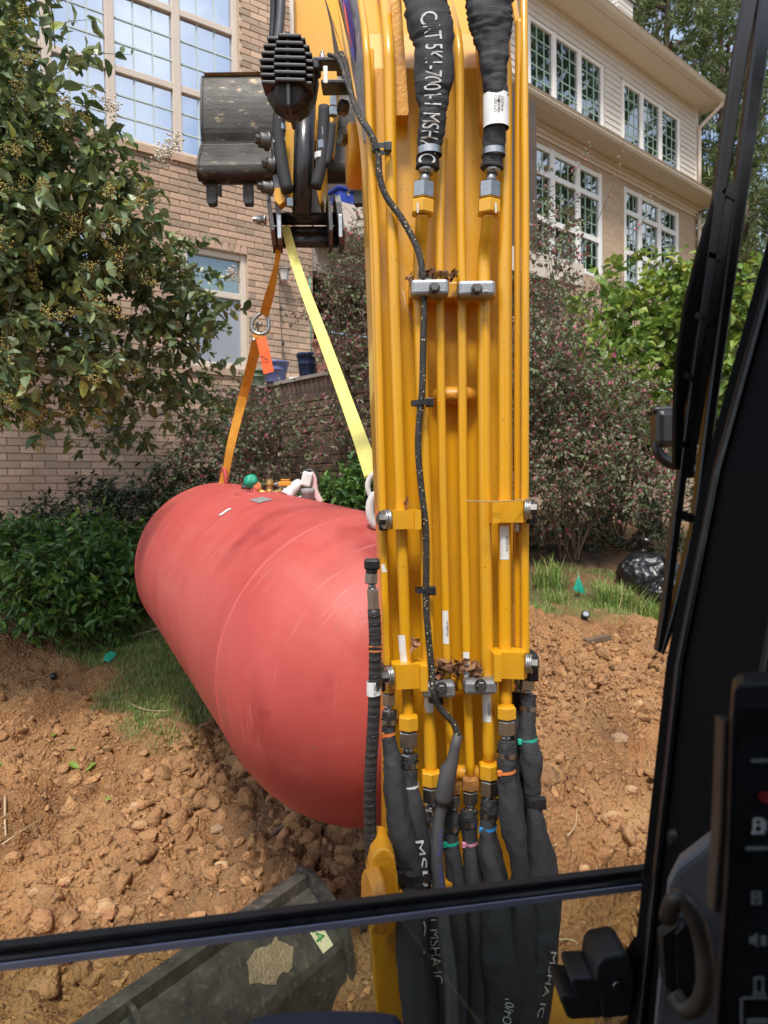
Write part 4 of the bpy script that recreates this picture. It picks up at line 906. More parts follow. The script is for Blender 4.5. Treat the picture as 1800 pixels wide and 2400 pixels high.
# trees across the garden to the right: mirrored in the townhouse panes
for i, (x, y, h, lab) in enumerate(((22, 13, 24, 'broad garden tree facing the townhouse windows'), (25, 21, 26, 'taller garden tree standing past the broad one'), (24, 4, 17, 'smaller garden tree across from the brick house'), (21, -9, 9, 'round garden tree behind the machine'))):
    cl = [(x + 2.6*math.cos(a*1.9), y + 2.6*math.sin(a*1.9), 2.5 + (h-3)*a/11, 3.4, 3.4, h*.10) for a in range(12)]
    plant('garden_tree', lab, 'tree', cl, (x, y, -.2), 650, 14, .50, .28, 'leaf_tree', (.6, 1.4), 12, .2, 0, True, .015, 'trees across the garden', .8, .06, .2)
# ------------------------------------------------------------------ propane tank
TR = .475; C1 = P(862, 1558, 2.234); C2 = P(520, 1325, 4.08); AX = (C2 - C1).normalized()
def tank_hit(px, py):
    d = ray(px, py).normalized(); w = CAMP - C1; dp = d - AX*d.dot(AX); wp = w - AX*w.dot(AX)
    A = dp.dot(dp); B = 2*dp.dot(wp); Cc = wp.dot(wp) - TR*TR; D = max(B*B - 4*A*Cc, 0); t = (-B - math.sqrt(D))/(2*A); p = CAMP + d*t
    n = (p - C1) - AX*(p - C1).dot(AX); return p, n.normalized()
TUP = (Vector((0, 0, 1)) - AX*AX.z).normalized()
def tank_top(k): return C1 + (C2 - C1)*k + TUP*TR
tank = thing('propane_tank', 'long red underground propane tank hanging in slings over the dug soil', 'tank', C1.lerp(C2, .5) - Vector((0, 0, TR)))
prof = [(-TR*math.cos(a), max(TR*math.sin(a), .001)) for a in np.linspace(0, math.pi/2, 20)]; Lc = (C2 - C1).length
prof = prof + [(Lc*f, TR) for f in np.linspace(.02, .98, 12)] + [(Lc + TR*math.sin(a), max(TR*math.cos(a), .001)) for a in np.linspace(0, math.pi/2, 20)]
def tankmat():
    nt = M['tank_red'].node_tree; b = nt.nodes['Principled BSDF']; base = b.inputs['Base Color'].links[0].from_socket; sid = AX.cross(TUP)
    t = nt.nodes.new('ShaderNodeTexCoord')
    def dot(v):
        n = nt.nodes.new('ShaderNodeVectorMath'); n.operation = 'DOT_PRODUCT'; n.inputs[1].default_value = tuple(v); nt.links.new(t.outputs['Object'], n.inputs[0]); return n.outputs['Value']
    a, u, w = dot(AX), dot(TUP), dot(sid); th = nt.nodes.new('ShaderNodeMath'); th.operation = 'ARCTAN2'; nt.links.new(u, th.inputs[0]); nt.links.new(w, th.inputs[1])
    def field(ka, kt, detail, lo, hi, rough=.6):
        m1 = nt.nodes.new('ShaderNodeMath'); m1.operation = 'MULTIPLY'; m1.inputs[1].default_value = ka; nt.links.new(a, m1.inputs[0])
        m2 = nt.nodes.new('ShaderNodeMath'); m2.operation = 'MULTIPLY'; m2.inputs[1].default_value = kt; nt.links.new(th.outputs[0], m2.inputs[0])
        c = nt.nodes.new('ShaderNodeCombineXYZ'); nt.links.new(m1.outputs[0], c.inputs[0]); nt.links.new(m2.outputs[0], c.inputs[1])
        n = nt.nodes.new('ShaderNodeTexNoise'); n.inputs['Scale'].default_value = 1; n.inputs['Detail'].default_value = detail; n.inputs['Roughness'].default_value = rough; nt.links.new(c.outputs[0], n.inputs['Vector'])
        r = nt.nodes.new('ShaderNodeMapRange'); r.inputs[1].default_value = lo; r.inputs[2].default_value = hi; nt.links.new(n.outputs['Fac'], r.inputs[0]); return r.outputs[0]
    def over(fac, k, colr, src):
        m = nt.nodes.new('ShaderNodeMath'); m.operation = 'MULTIPLY'; m.inputs[1].default_value = k; nt.links.new(fac, m.inputs[0])
        x = nt.nodes.new('ShaderNodeMixRGB'); x.inputs[2].default_value = (*colr, 1); nt.links.new(m.outputs[0], x.inputs[0]); nt.links.new(src, x.inputs[1]); return x.outputs[0]
    s = over(field(9, .9, 6, .56, .72), .55, (.30, .035, .032), base)              # drag marks round the shell
    s = over(field(60, 1.5, 3, .62, .70), .35, (.62, .20, .17), s)                 # fine pale scuffs
    s = over(field(1.3, 1.6, 5, .50, .75), .35, (.52, .19, .15), s)                # dust film
    s = over(field(26, 22, 5, .66, .72), .8, (.24, .13, .07), s)                   # soil splashes
    nt.links.new(s, b.inputs['Base Color'])
tankmat()
b = MB(); b.lathe(C1, AX, prof, 96); body = b.build('tank_body', 'tank_red', tank)
for f in (0.01, .99):
    b = MB(); b.lathe(C1 + AX*Lc*f, AX, [(-.010, TR - .002), (-.005, TR + .0035), (.005, TR + .0035), (.010, TR - .002)], 96); b.build('weld_seam', 'tank_red', tank)
def lug(k):
    c = tank_top(k); M_ = Matrix((AX, TUP.cross(AX), TUP)).transposed(); b = MB()
    pts = [c + AX*math.cos(a)*.055 + TUP*(math.sin(a)*.06 + .02) for a in np.linspace(0, math.pi, 9)]; pts = [c + AX*.055 - TUP*.02] + pts + [c - AX*.055 - TUP*.02]
    b.tube([Vector(x) for x in cr(pts, 2)], .012, 8); b.build('lifting_lug', 'tank_red', tank); return c + TUP*.085
lugF = lug(.97); lugN = lug(-.07)
# fittings on top
def T_(px, py): return tank_hit(px, py)[0]
def fit(name, m, f): b = MB(); f(b); return b.build(name, m, tank)
vc = tank_top(.60)
def at(px, py): return P(px, py, vc.y)
s = PX(vc.y)
fit('fittings_plate', 'tank_red', lambda b: b.lathe(vc, TUP, [(-.03, .12), (-.004, .12), (.0, .11)], 36))
p = at(588, 1128); fit('vent_cap', 'green_cap', lambda b: b.blob(p, 17*s, .12, 3, (1, 1, .95)))
p = at(603, 1141); q = Vector((.1, -1, .25)).normalized()
fit('relief_valve', 'brass', lambda b: b.lathe(p - q*.02, q, [(0, 12*s), (.03, 12*s), (.032, 9*s), (.034, 9*s)], 20))
fit('valve_cap', 'tag_orange', lambda b: b.lathe(p + q*.012, q, [(0, 8*s), (.008, 7*s)], 16))
p = at(600, 1158); fit('valve_stem', 'tank_red', lambda b: b.lathe(p - TUP*.05, TUP, [(0, 11*s), (.06, 10*s), (.08, 8*s)], 14))
p = at(578, 1142); fit('hose_barb', 'steel_dark', lambda b: b.lathe(p, (-1, -.2, .1), [(-.02, .012), (0, .012), (.002, .009), (.012, .012), (.014, .009), (.024, .011)], 12))
p = at(632, 1150); fit('service_valve', 'brass', lambda b: (b.lathe(p - TUP*.05, TUP, [(0, 11*s), (.05, 11*s), (.055, 8*s), (.075, 8*s), (.08, 11*s), (.10, 9*s), (.105, 4*s)], 8, False), b.lathe(p - TUP*.015, (1, -.3, .2), [(0, 6*s), (.05, 6*s), (.052, 8*s), (.066, 8*s)], 8, False)))
p = at(627, 1166); fit('bleeder_nut', 'steel', lambda b: b.lathe(p, TUP, [(-.02, 5*s), (0, 5*s), (.002, 3*s), (.02, 3*s)], 6, False))
p = at(614, 1156); fit('yellow_plug', 'sling_yellow', lambda b: b.lathe(p, (0.2, -1, .2), [(0, .014), (.02, .012)], 10))
p = at(669, 1134); fit('gauge_housing', 'sling_orange', lambda b: (b.rbox(p, (30*s, .05, 12*s), .006), b.rbox(p + Vector((0, 0, 9*s)), (20*s, .03, 4*s), .003)))
fit('float_arm', 'grey_tape', lambda b: b.tube([at(635, 1136), at(655, 1134)], [.004, .010], 8))
a0, a1, a2 = at(672, 1164), at(690, 1142), at(699, 1134)
fit('drain_pipe', 'pvc_white', lambda b: (b.tube([a0 + Vector((0, -.04, 0)), a1, a2 + Vector((0, .03, 0))], 13*s, 18), b.tube([a0 + Vector((0, -.045, 0)), a0.lerp(a1, .4) + Vector((0, -.03, 0))], 15*s, 18)))
fit('pipe_bore', 'print_black', lambda b: b.tube([a0 + Vector((0, -.048, 0)), a0 + Vector((.001, -.046, .001))], 12*s, 18))
fit('zip_strap', 'pvc_white', lambda b: b.tube([Vector(x) for x in cr([at(650, 1138), at(665, 1144), at(680, 1150), at(698, 1165)], 4)], .004, 6))
fit('dome_flange', 'grey_tape', lambda b: b.lathe(at(722, 1158) - TUP*.06, TUP, [(0, 15*s), (.06, 15*s), (.065, 17*s), (.085, 17*s), (.09, 12*s)], 20))
fit('foam_block', 'pvc_white', lambda b: b.rbox(at(720, 1123), (24*s, .07, 34*s), .008, Matrix.Rotation(.25, 3, 'Y')))
fit('pink_strap', 'pink_foam', lambda b: b.tube([Vector(x) for x in cr([at(730, 1106), at(738, 1125), at(737, 1145), at(742, 1160), at(752, 1178)], 5)], 8*s, 10, True, True, .5, Vector((0, 1, 0))))
fit('black_band', 'black_plastic', lambda b: (b.tube([Vector(x) for x in cr([at(708, 1106), at(728, 1102), at(742, 1112), at(745, 1135)], 4)], 4*s, 8),))
fit('white_cord', 'pvc_white', lambda b: b.tube([Vector(x) for x in cr([at(700, 1165), at(722, 1160), at(738, 1150)], 4)], .005, 6))
def decal(px, py, w, h, m, name, rot=0):
    c, n = tank_hit(px, py); x = AX; y = n.cross(x); b = MB(); x2 = x*math.cos(rot) + y*math.sin(rot); y2 = n.cross(x2); vs = []
    for i in range(7):
        for j in range(5):
            q = c + x2*(i/6-.5)*w + y2*(j/4-.5)*h; rr = (q - C1) - AX*(q - C1).dot(AX); vs.append(q + rr.normalized()*(TR + .0025 - rr.length))
    b.add(vs, [(i*5+j, i*5+j+1, (i+1)*5+j+1, (i+1)*5+j) for i in range(6) for j in range(4)], True); b.build(name, m, tank)
decal(612, 1172, .16, .06, 'grey_tape', 'data_plate'); decal(528, 1200, .035, .055, 'white_label', 'paper_sticker', .3)
# ------------------------------------------------------------------ slings and rigging
Ylink = 3.45
def strap(path, w, t_, name, m, label, cat='sling', parent=None, facing=None):
    pts = [Vector(x[:3]) for x in cr([list(p) for p in path], 5)]; n = len(pts); ws = np.interp(np.linspace(0, len(path)-1, n), range(len(path)), w if hasattr(w, '__len__') else [w]*len(path))
    b = MB(); vs = []
    for i, p in enumerate(pts):
        tg = (pts[min(i+1, n-1)] - pts[max(i-1, 0)]).normalized(); vd = (p - CAMP).normalized() if facing is None else facing
        sx = tg.cross(vd).normalized(); nn = sx.cross(tg)
        if parent == 'twist': a = .9*math.sin(i/(n-1)*2.6); sx, nn = sx*math.cos(a) + nn*math.sin(a), nn*math.cos(a) - sx*math.sin(a)
        for (u, v) in ((-.5, -.5), (-.3, -.62), (.3, -.62), (.5, -.5), (.5, .5), (.3, .62), (-.3, .62), (-.5, .5)): vs.append(p + sx*u*ws[i] + nn*v*t_)
    fs = [(i*8+k, i*8+(k+1) % 8, (i+1)*8+(k+1) % 8, (i+1)*8+k) for i in range(n-1) for k in range(8)] + [tuple(range(8)), tuple((n-1)*8 + k for k in range(8))]
    b.add(vs, fs); o = b.build(name, m); 
    if label: tag(o, label, cat)
    return o
lk = P(668, 560, Ylink)
Fz = Vector((0, 1, 0))
SLY = strap([P(668, 530, Ylink - .02), P(700, 640, 3.35), P(760, 800, 3.05), P(830, 990, 2.65), P(873, 1112, lugN.y + .02)], [.042, .044, .048, .05, .05], .006, 'lifting_sling', 'sling_yellow', 'bright yellow webbing sling running from the crossbar to the tank lug beside the boom', facing=Fz)
for off_ in (-.012, .012):
    strap([P(668, 530, Ylink - .026) + Vector((off_, 0, 0)), P(700, 640, 3.344) + Vector((off_, 0, 0)), P(760, 800, 3.044) + Vector((off_, 0, 0)), P(830, 990, 2.644) + Vector((off_, 0, 0)), P(873, 1112, lugN.y + .014) + Vector((off_, 0, 0))], .0025, .001, 'stitch_line', 'stitch', None, facing=Fz).parent = SLY
sk = thing('shackle', 'white painted shackle joining the yellow sling to the tank', 'shackle', P(880, 1180, lugN.y))
b = MB(); ctr = P(884, 1140, lugN.y); b.tube([ctr + Vector((math.cos(a)*.028, 0, math.sin(a)*.038)) for a in np.linspace(0, 2*math.pi, 20)], .008, 10, False); b.build('upper_link', 'pvc_white', sk)
b = MB(); ctr = P(886, 1195, lugN.y - .02); b.tube([ctr + Vector((math.cos(a)*.024, 0, math.sin(a)*.046)) for a in np.linspace(0, 2*math.pi, 20)], .013, 10, False); b.build('bow', 'pvc_white', sk)
hkY = 3.75; strap([P(655, 560, Ylink), P(648, 620, 3.5), P(632, 690, 3.62), P(619, 738, hkY - .02)], [.03, .022, .045, .05], .006, 'lifting_sling', 'sling_orange', 'short amber webbing sling between the crossbar and the steel ring', facing=Fz)
rg = thing('master_link', 'steel pear shaped ring with hook holding the amber slings', 'ring', P(612, 790, hkY))
b = MB(); poly = [(619,730),(600,742),(590,758),(592,775),(606,783),(622,780),(630,768),(628,746),(619,730)]
b.tube([Vector(x) for x in cr([P(x, y, hkY) for x, y in poly], 3)], .010, 10, False); b.build('ring', 'galv', rg)
b = MB(); b.tube([Vector(x) for x in cr([P(611, 762, hkY - .03), P(606, 758, hkY), P(602, 772, hkY + .02), P(597, 790, hkY + .01), P(594, 800, hkY)], 4)], .011, 10); b.build('hook', 'galv', rg)
strap([P(606, 778, hkY), P(600, 812, hkY + .02), P(570, 930, 3.98), P(540, 1050, lugF.y - .03), P(527, 1128, lugF.y)], [.052, .056, .05, .045, .035], .008, 'lifting_sling', 'sling_orange', 'long amber webbing sling from the steel ring to the tank lug by the bushes', facing=Fz)
strap([P(596, 800, hkY + .01), P(582, 860, 3.9), P(552, 980, 4.05), P(529, 1090, lugF.y), P(519, 1134, lugF.y)], [.022, .026, .026, .024, .03], .008, 'lifting_sling', 'sling_orange', 'second strand of the amber sling lying behind its wider strand', facing=Fz)
o = strap([P(612, 792, hkY - .03), P(620, 826, hkY - .05), P(630, 874, hkY - .06)], [.055, .056, .058], .0025, 'sling_tag', 'tag_orange', 'bright orange printed tag hanging from the sling ring', 'tag', facing=Vector((.2, .97, .1)))
b = MB()
for k in range(7): c = P(612 + k*2.6, 835 + k*1.5, hkY - .066); b.box(c, (.010, .001, .0035))
tagp = b.build('tag_print', 'print_black', o)
# ------------------------------------------------------------------ small things on the ground
def flag(px, py, lab, crumpled=False):
    p = on_ground(px, py); s_ = PX(p.y); t = thing('marker_flag', lab, 'marker flag', p)
    if not crumpled:
        b = MB(); b.tube([p, p + Vector((0, 0, 48*s_))], .0015, 5); b.build('wire', 'galv', t)
        b = MB(); b.prism([p + Vector((-14*s_, 0, 10*s_)), p + Vector((18*s_, .02, -2*s_)), p + Vector((12*s_, .01, 12*s_)), p + Vector((-1*s_, 0, 46*s_))], (0, .002, 0)); b.build('flag', 'flag_green', t)
    else:
        b = MB(); b.prism([p + Vector((-13*s_, -.02, 4*s_)), p + Vector((-6*s_, -.03, 20*s_)), p + Vector((4*s_, 0, 24*s_)), p + Vector((14*s_, .01, 16*s_)), p + Vector((3*s_, -.04, 2*s_))], (0, .003, .001)); b.build('flag', 'flag_green', t)
        b = MB(); b.tube([p + Vector((-.05, -.02, .01)), p + Vector((.04, .02, .02)), p + Vector((.16, .05, .01))], .0015, 5); b.build('wire', 'galv', t)
flag(1357, 1392, 'upright teal green marker flag beside the grass clumps'); flag(258, 1550, 'crumpled teal green marker flag lying on the lawn', True)
p = on_ground(1370, 1452); s_ = PX(p.y); t = thing('garden_light', 'small black garden spotlight with pale lens beside the arching grass', 'garden light', p)
b = MB(); b.lathe(p + Vector((0, 0, .02)), (.1, -.6, .6), [(-.03, .018), (0, .026), (.03, .028), (.032, .022)], 16); b.build('body', 'black_plastic', t)
b = MB(); b.lathe(p + Vector((0, 0, .02)) + Vector((.1, -.6, .6)).normalized()*.0325, (.1, -.6, .6), [(0, .021), (.002, .019)], 16); b.build('lens', 'galv', t)
p = on_ground(126, 1590); b = MB(); b.lathe(p, (0, -.2, 1), [(0, .02), (.03, .02), (.032, .014)], 14); tag(b.build('sprinkler_head', 'black_plastic'), 'small black sprinkler head poking from dark soil', 'sprinkler')
p = on_ground(1400, 1506); b = MB(); b.rbox(p + Vector((0, 0, .02)), (.17, .05, .035), .006, Matrix.Rotation(-.12, 3, 'Y') @ Matrix.Rotation(.3, 3, 'Z')); tag(b.build('wood_chunk', 'wood_old'), 'broken piece of old timber on the heap edge', 'timber')
def stick(pxs, Y0, r, lab, m='dry_stick', lift=.012):
    pts = [on_ground(a, c) + Vector((0, 0, lift)) for a, c in pxs]; b = MB(); pp = [Vector(x) for x in cr(pts, 5)]; b.tube(pp, [r*(1-.4*i/(len(pp)-1)) for i in range(len(pp))], 7)
    tag(b.build('stick', m), lab, 'stick', 'sticks on the ground')
stick([(268,1508),(330,1490),(382,1472)], 5, .013, 'thick pale branch by the glossy bush next to the tank')
stick([(292,1647),(340,1668),(400,1672)], 4, .006, 'thin dry stick lying on the lawn beside the tank')
stick([(12,1870),(12,1930),(14,1968)], 3.3, .006, 'upright pale root on the bare soil')
stick([(0,1990),(50,1955),(100,1925)], 3.3, .004, 'slanted pale root crossing the upright one')
stick([(0,1430),(40,1470),(75,1510)], 4.6, .008, 'brown bent branch by the dense glossy bush', 'wood_old')
stick([(640,1960),(690,1925),(735,1900)], 2.8, .012, 'dark wet root in the shade under the tank', 'wood_old')
stick([(1300,1990),(1345,1950),(1352,1905)], 2.5, .003, 'fine curly root on the heap below the grass clumps')
stick([(1060,2240),(1330,2210),(1350,2260)], 2.1, .003, 'fine dry root behind the window latch')
fl = mesh_np('fallen_leaf', leaf_template(1, .5), LF, 'leaf_fallen')
for (px, py) in ((130,1725),(255,1760),(225,1792),(178,1760),(285,1690),(8,1800),(370,1580),(372,1648),(158,1795),(260,1880),(300,1530),(530,1570)):
    p = on_ground(px, py); o = bpy.data.objects.new('fallen_leaf', fl); col.objects.link(o); o.location = p + Vector((0, 0, .012)); s_ = U(.05, .085); o.scale = (s_, s_, s_); o.rotation_euler = (U(-.3, .3), U(-.3, .3), U(0, 6))
    tag(o, 'single fallen leaf lying on the lawn by the tank' if (px, py) in ((370,1580),(372,1648),(285,1690),(300,1530),(530,1570)) else 'single bright green fallen leaf lying on the bare soil slope', 'leaf', 'fallen leaves on the lawn' if (px, py) in ((370,1580),(372,1648),(285,1690),(300,1530),(530,1570)) else 'fallen leaves on the soil')
# trash bags
def bag(px, py, Y, r, lab, sq=(1.1, .9, .8)):
    p = P(px, py, Y); p.z = gz(p.x, p.y) + r*.55; bm = bmesh.new(); bmesh.ops.create_icosphere(bm, subdivisions=5, radius=1); o3 = Vector((px*.1, 3, 1))
    for v in bm.verts:
        c = v.co.copy(); k = 1 + .16*mnoise.noise(c*1.3 + o3) + .10*abs(mnoise.noise(c*3.1 + o3)) - .09*abs(mnoise.noise(Vector((c.x*7, c.y*7, c.z*1.6)) + o3)) + .04*mnoise.noise(c*11 + o3)
        v.co = Vector((c.x*sq[0], c.y*sq[1], max(c.z, -.62)*sq[2]))*r*k
    b = MB(); bm.verts.index_update(); b.add([v.co + p for v in bm.verts], [[v.index for v in f.verts] for f in bm.faces], True); bm.free()
    t = thing('trash_bag', lab, 'trash bag', (p.x, p.y, gz(p.x, p.y)), 0, 'black trash bags'); b.build('bag', 'trash_black', t)
    k = MB(); k.lathe(p + Vector((-.05, 0, r*.72)), (.2, -.1, 1), [(0, .05), (.04, .025), (.06, .02), (.10, .05), (.14, .07)], 14); k.build('tied_neck', 'trash_black', t)
bag(1520, 1350, 6.0, .25, 'full shiny black trash bag under the burgundy shrub'); bag(1575, 1400, 5.7, .20, 'second black trash bag slumped lower beside the full one', (1.2, .9, .75)); bag(1512, 1290, 6.3, .17, 'small black trash bag perched behind the full one', (1.2, .9, .6))
# ------------------------------------------------------------------ excavator
EX = thing('excavator', 'yellow mini excavator with raised boom, hoses and dozer blade seen from inside its cab', 'excavator', (.25, .4, 0))
YT = 1.50; S = PX(YT)                                     # plane of the boom tubes
def sub(b, name, m, par): return b.build(name, m, par)
# boom box: front face a little behind the tubes, bending forward above
def fpt(px, py, Y): return P(px, py, Y)
bx = [(905,2300,1.66),(903,1650,1.60),(893,1300,1.58),(880,1000,1.575),(866,560,1.57),(857,160,1.575),(853,80,1.62),(846,0,1.70)]
bxr = [(1208,2300,1.66),(1205,1650,1.60),(1203,1300,1.58),(1201,1000,1.575),(1200,560,1.57),(1200,160,1.575),(1194,80,1.62),(1185,0,1.70)]
top = Vector((-.05, .55, .45)); L_ = [P(*q) for q in bx]; R_ = [P(*q) for q in bxr]; L_.append(L_[-1] + top); R_.append(R_[-1] + top)
dep = [.14, .16, .17, .18, .20, .34, .34, .34, .30]; back = Vector((-.07, .997, 0)); vs = []
for i in range(len(L_)): vs += [L_[i], R_[i], R_[i] + back*dep[i], L_[i] + back*dep[i]]
b = MB(); b.add(vs, [(i*4+k, i*4+(k+1) % 4, (i+1)*4+(k+1) % 4, (i+1)*4+k) for i in range(len(L_)-1) for k in range(4)] + [(0, 1, 2, 3), tuple(len(vs)-4+k for k in range(4))])
boom = sub(b, 'boom', 'yellow', EX)
# side plate flange with its decal strip
b = MB(); b.prism([P(757, -20, 2.0), P(786, -20, 1.98), P(826, 140, 1.85), P(852, 330, 1.72), P(868, 560, 1.60), P(862, 560, 1.62), P(842, 330, 1.76), P(812, 140, 1.9)], (.006, .02, 0)); sub(b, 'side_flange', 'yellow', boom)
b = MB(); b.prism([P(792, -20, 1.99), P(842, -20, 1.80), P(852, 150, 1.66), P(858, 330, 1.62), P(852, 330, 1.66), P(826, 145, 1.85)], (.003, .02, 0)); sub(b, 'side_panel', 'grey_tape', boom)
b = MB(); b.prism([P(800, -10, 1.955), P(815, -10, 1.90), P(832, 70, 1.79), P(834, 148, 1.79), P(826, 130, 1.82)], (-.002, -.012, 0)); sub(b, 'decal_blue', 'print_blue', boom)
b = MB(); b.prism([P(806, 10, 1.90), P(812, 30, 1.87), P(820, 90, 1.80), P(826, 118, 1.78), P(816, 80, 1.83)], (-.002, -.018, 0)); sub(b, 'decal_red', 'tag_orange', boom)
# left cover strip and upright pad welded on the face
b = MB(); b.prism([P(917, -10, 1.52), P(940, -10, 1.52), P(958, 262, 1.52), P(954, 270, 1.52), P(930, 270, 1.52), P(927, 262, 1.52)], (0, .04, 0)); sub(b, 'welded_rib', 'yellow_cast', boom)
b = MB(); b.prism([P(1108, 20, 1.53), P(1118, 60, 1.53), P(1126, 280, 1.53), P(1134, 305, 1.53), P(1140, 290, 1.53), P(1140, 20, 1.53)], (0, .035, 0)); sub(b, 'welded_rib', 'yellow_cast', boom)
b = MB(); b.tube([P(1024, 928, 1.565), P(1040, 928, 1.55), P(1095, 928, 1.55), P(1108, 928, 1.565)], [20*S, 22*S, 22*S, 18*S], 16); sub(b, 'weld_bead', 'yellow_cast', boom)
b = MB(); b.tube([P(1060, 1812, 1.585), P(1075, 1812, 1.56), P(1115, 1812, 1.56), P(1125, 1812, 1.585)], [18*S, 20*S, 20*S, 16*S], 16); sub(b, 'weld_bead', 'yellow_cast', boom)
b = MB(); b.prism([P(905, 1560, 1.56), P(925, 1560, 1.56), P(935, 1680, 1.57), P(925, 1700, 1.57), P(912, 1640, 1.57)], (0, .1, 0)); sub(b, 'side_gusset', 'yellow', boom)
def hyd(path, r, name='hydraulic_tube', m='yellow', Y=YT, n=5, seg=20):
    b = MB(); b.tube([Vector(x) for x in cr([P(q[0], q[1], q[2] if len(q) > 2 else Y) for q in path], n)], r*S, seg); return sub(b, name, m, boom)
upb = lambda px, Y0=YT: Y0 + .17
hyd([(836,-60,1.70),(845,0,1.62),(854,62,1.535),(859,115,1.503),(863,180),(868,330),(880,540),(888,818),(895,1100),(900,1300),(907,1560),(910,1605)], 8.5)
hyd([(891,-60,1.70),(901,0,1.62),(907,62,1.535),(911,115,1.503),(913,180),(916,380),(920,560),(927,793),(937,1100),(943,1300),(951,1516),(956,1640),(957,1690)], 13.5)
hyd([(991,500,1.46),(988,540,1.475),(984,600),(983,717),(987,844),(993,1072),(1000,1300),(1004,1571),(1007,1700),(1010,1815)], 15)
hyd([(1040,330,1.53),(1034,430),(1031,540),(1032,793),(1037,1100),(1045,1460),(1050,1641),(1061,1840)], 10)
hyd([(1033,-60,1.70),(1050,0,1.62),(1067,62,1.535),(1075,112,1.503),(1077,180),(1078,354),(1081,580),(1083,793),(1085,1100),(1091,1377),(1096,1631),(1103,1830)], 10.5)
hyd([(1145,500,1.46),(1141,545,1.475),(1135,600),(1134,700),(1135,1100),(1140,1433),(1143,1625),(1146,1790)], 15)
hyd([(1176,-60,1.70),(1180,60,1.54),(1183,200,1.51),(1182,540),(1182,1100),(1183,1516),(1186,1660)], 15)
hyd([(1200,-60,1.72),(1205,0,1.62),(1213,55,1.53),(1215,90,1.52),(1213,540,1.52),(1212,1100,1.52),(1213,1500,1.52),(1216,1590,1.52)], 7.8)
hyd([(1222,-60,1.60),(1227,0,1.54),(1229,300),(1231,557),(1230,1100),(1231,1500),(1236,1580)], 9.5)
hyd([(866,120,1.55),(876,540,1.53),(900,1300,1.54),(915,1600,1.55)], 11, 'edge_trim')
# fittings
def axis_at(p0, p1): return (Vector(p1) - Vector(p0))
def hexn(px, py0, py1, hw, m, Y=YT, px1=None, name='hex_nut', par=None):
    p0 = P(px, py0, Y); p1 = P(px if px1 is None else px1, py1, Y); d = p1 - p0; L = d.length; r = hw*PX(Y)/.9; c = r*.12
    b = MB(); b.lathe(p0, d, [(0, r*.86), (c, r), (L - c, r), (L, r*.86)], 6, False); return sub(b, name, m, par or boom)
def cyl(px, py0, py1, hw, m, Y=YT, px1=None, name='fitting_neck', prof=None, par=None):
    p0 = P(px, py0, Y); p1 = P(px if px1 is None else px1, py1, Y); d = p1 - p0; L = d.length; r = hw*PX(Y)
    b = MB(); b.lathe(p0, d, [(L*a, r*k) for a, k in (prof or [(0, 1), (1, 1)])], 18); return sub(b, name, m, par or boom)
for (px, Y) in ((993, 1.46), (1148, 1.46)):
    cyl(px+8, 392, 408, 19, 'steel', Y, px+6, 'ferrule', [(0, .9), (.3, 1), (.8, 1), (1, .75)])
    cyl(px+5, 407, 432, 12.5, 'steel', Y, px+1); hexn(px, 428, 468, 23, 'steel', Y, px-1); hexn(px-2, 471, 505, 25, 'yellow', Y, px-3, 'flange_nut')
    b = MB(); p = P(px + (14 if px > 1000 else -14), 487, Y - .026); b.box(p, (4*S, .002, 22*S)); sub(b, 'paint_mark', 'print_white', boom)
def lower_fit(px, y0, hw, Y=YT, rust=False, yn=34, dx=0):
    if yn: hexn(px, y0, y0+yn, hw*1.05, 'rusty' if rust else 'yellow', Y, px, 'flange_nut')
    hexn(px+dx, y0+yn+3, y0+yn+3+hw*1.65, hw*.95, 'steel', Y); y1 = y0+yn+3+hw*1.65
    cyl(px+dx, y1, y1+hw*.75, hw*.62, 'steel', Y); hexn(px+dx, y1+hw*.7, y1+hw*1.5, hw*.85, 'steel', Y, None, 'ferrule'); return y1+hw*1.3
lower_fit(911, 1600, 16, 1.49, yn=22); lower_fit(957, 1676, 22, 1.49); lower_fit(1010, 1806, 21, 1.49); lower_fit(1062, 1832, 17, 1.50, True, 26)
lower_fit(1102, 1822, 18, 1.49, True, 28); lower_fit(1146, 1788, 22, 1.49, yn=36); lower_fit(1186, 1654, 21, 1.48, yn=30); lower_fit(1237, 1588, 15, 1.50, yn=0); lower_fit(1216, 1580, 12, 1.52, yn=0)
# hoses in woven sleeves
def sleeve(path, name='hose_sleeve', flat=.62, wr=.16, m='sleeve', par=None, seg=36, n=9, seed=0):
    c = cr(path, n); pts = [P(q[0], q[1], q[2]) for q in c]; b = MB(); vs = []; N = len(pts); info = []
    for i, p in enumerate(pts):
        tg = (pts[min(i+1, N-1)] - pts[max(i-1, 0)]).normalized(); sx = tg.cross(Vector((0, 1, 0))).normalized(); nn = sx.cross(tg); hw = c[i][3]*PX(c[i][2])
        info.append((p, sx, nn, hw))
        for k in range(seg):
            a = 2*math.pi*k/seg; d = mnoise.noise(Vector((math.cos(a)*1.6 + seed*7, math.sin(a)*1.6, i*.17 + seed))) + .5*mnoise.noise(Vector((math.cos(a)*4 + seed, math.sin(a)*4, i*.33)))
            r = hw*(1 + wr*d + wr*.8*mnoise.noise(Vector((math.cos(a)*.9 + seed*3, i*.5 + math.sin(a)*1.3, seed)))); vs.append(p + sx*math.cos(a)*r + nn*math.sin(a)*r*(flat if hw > .030 else .85))
    b.add(vs, [(i*seg+k, i*seg+(k+1) % seg, (i+1)*seg+(k+1) % seg, (i+1)*seg+k) for i in range(N-1) for k in range(seg)], True)
    b.f += [tuple(range(seg)), tuple((N-1)*seg + k for k in range(seg))]; b.sm += [False, False]
    o = sub(b, name, m, par or EX); return o, c, info
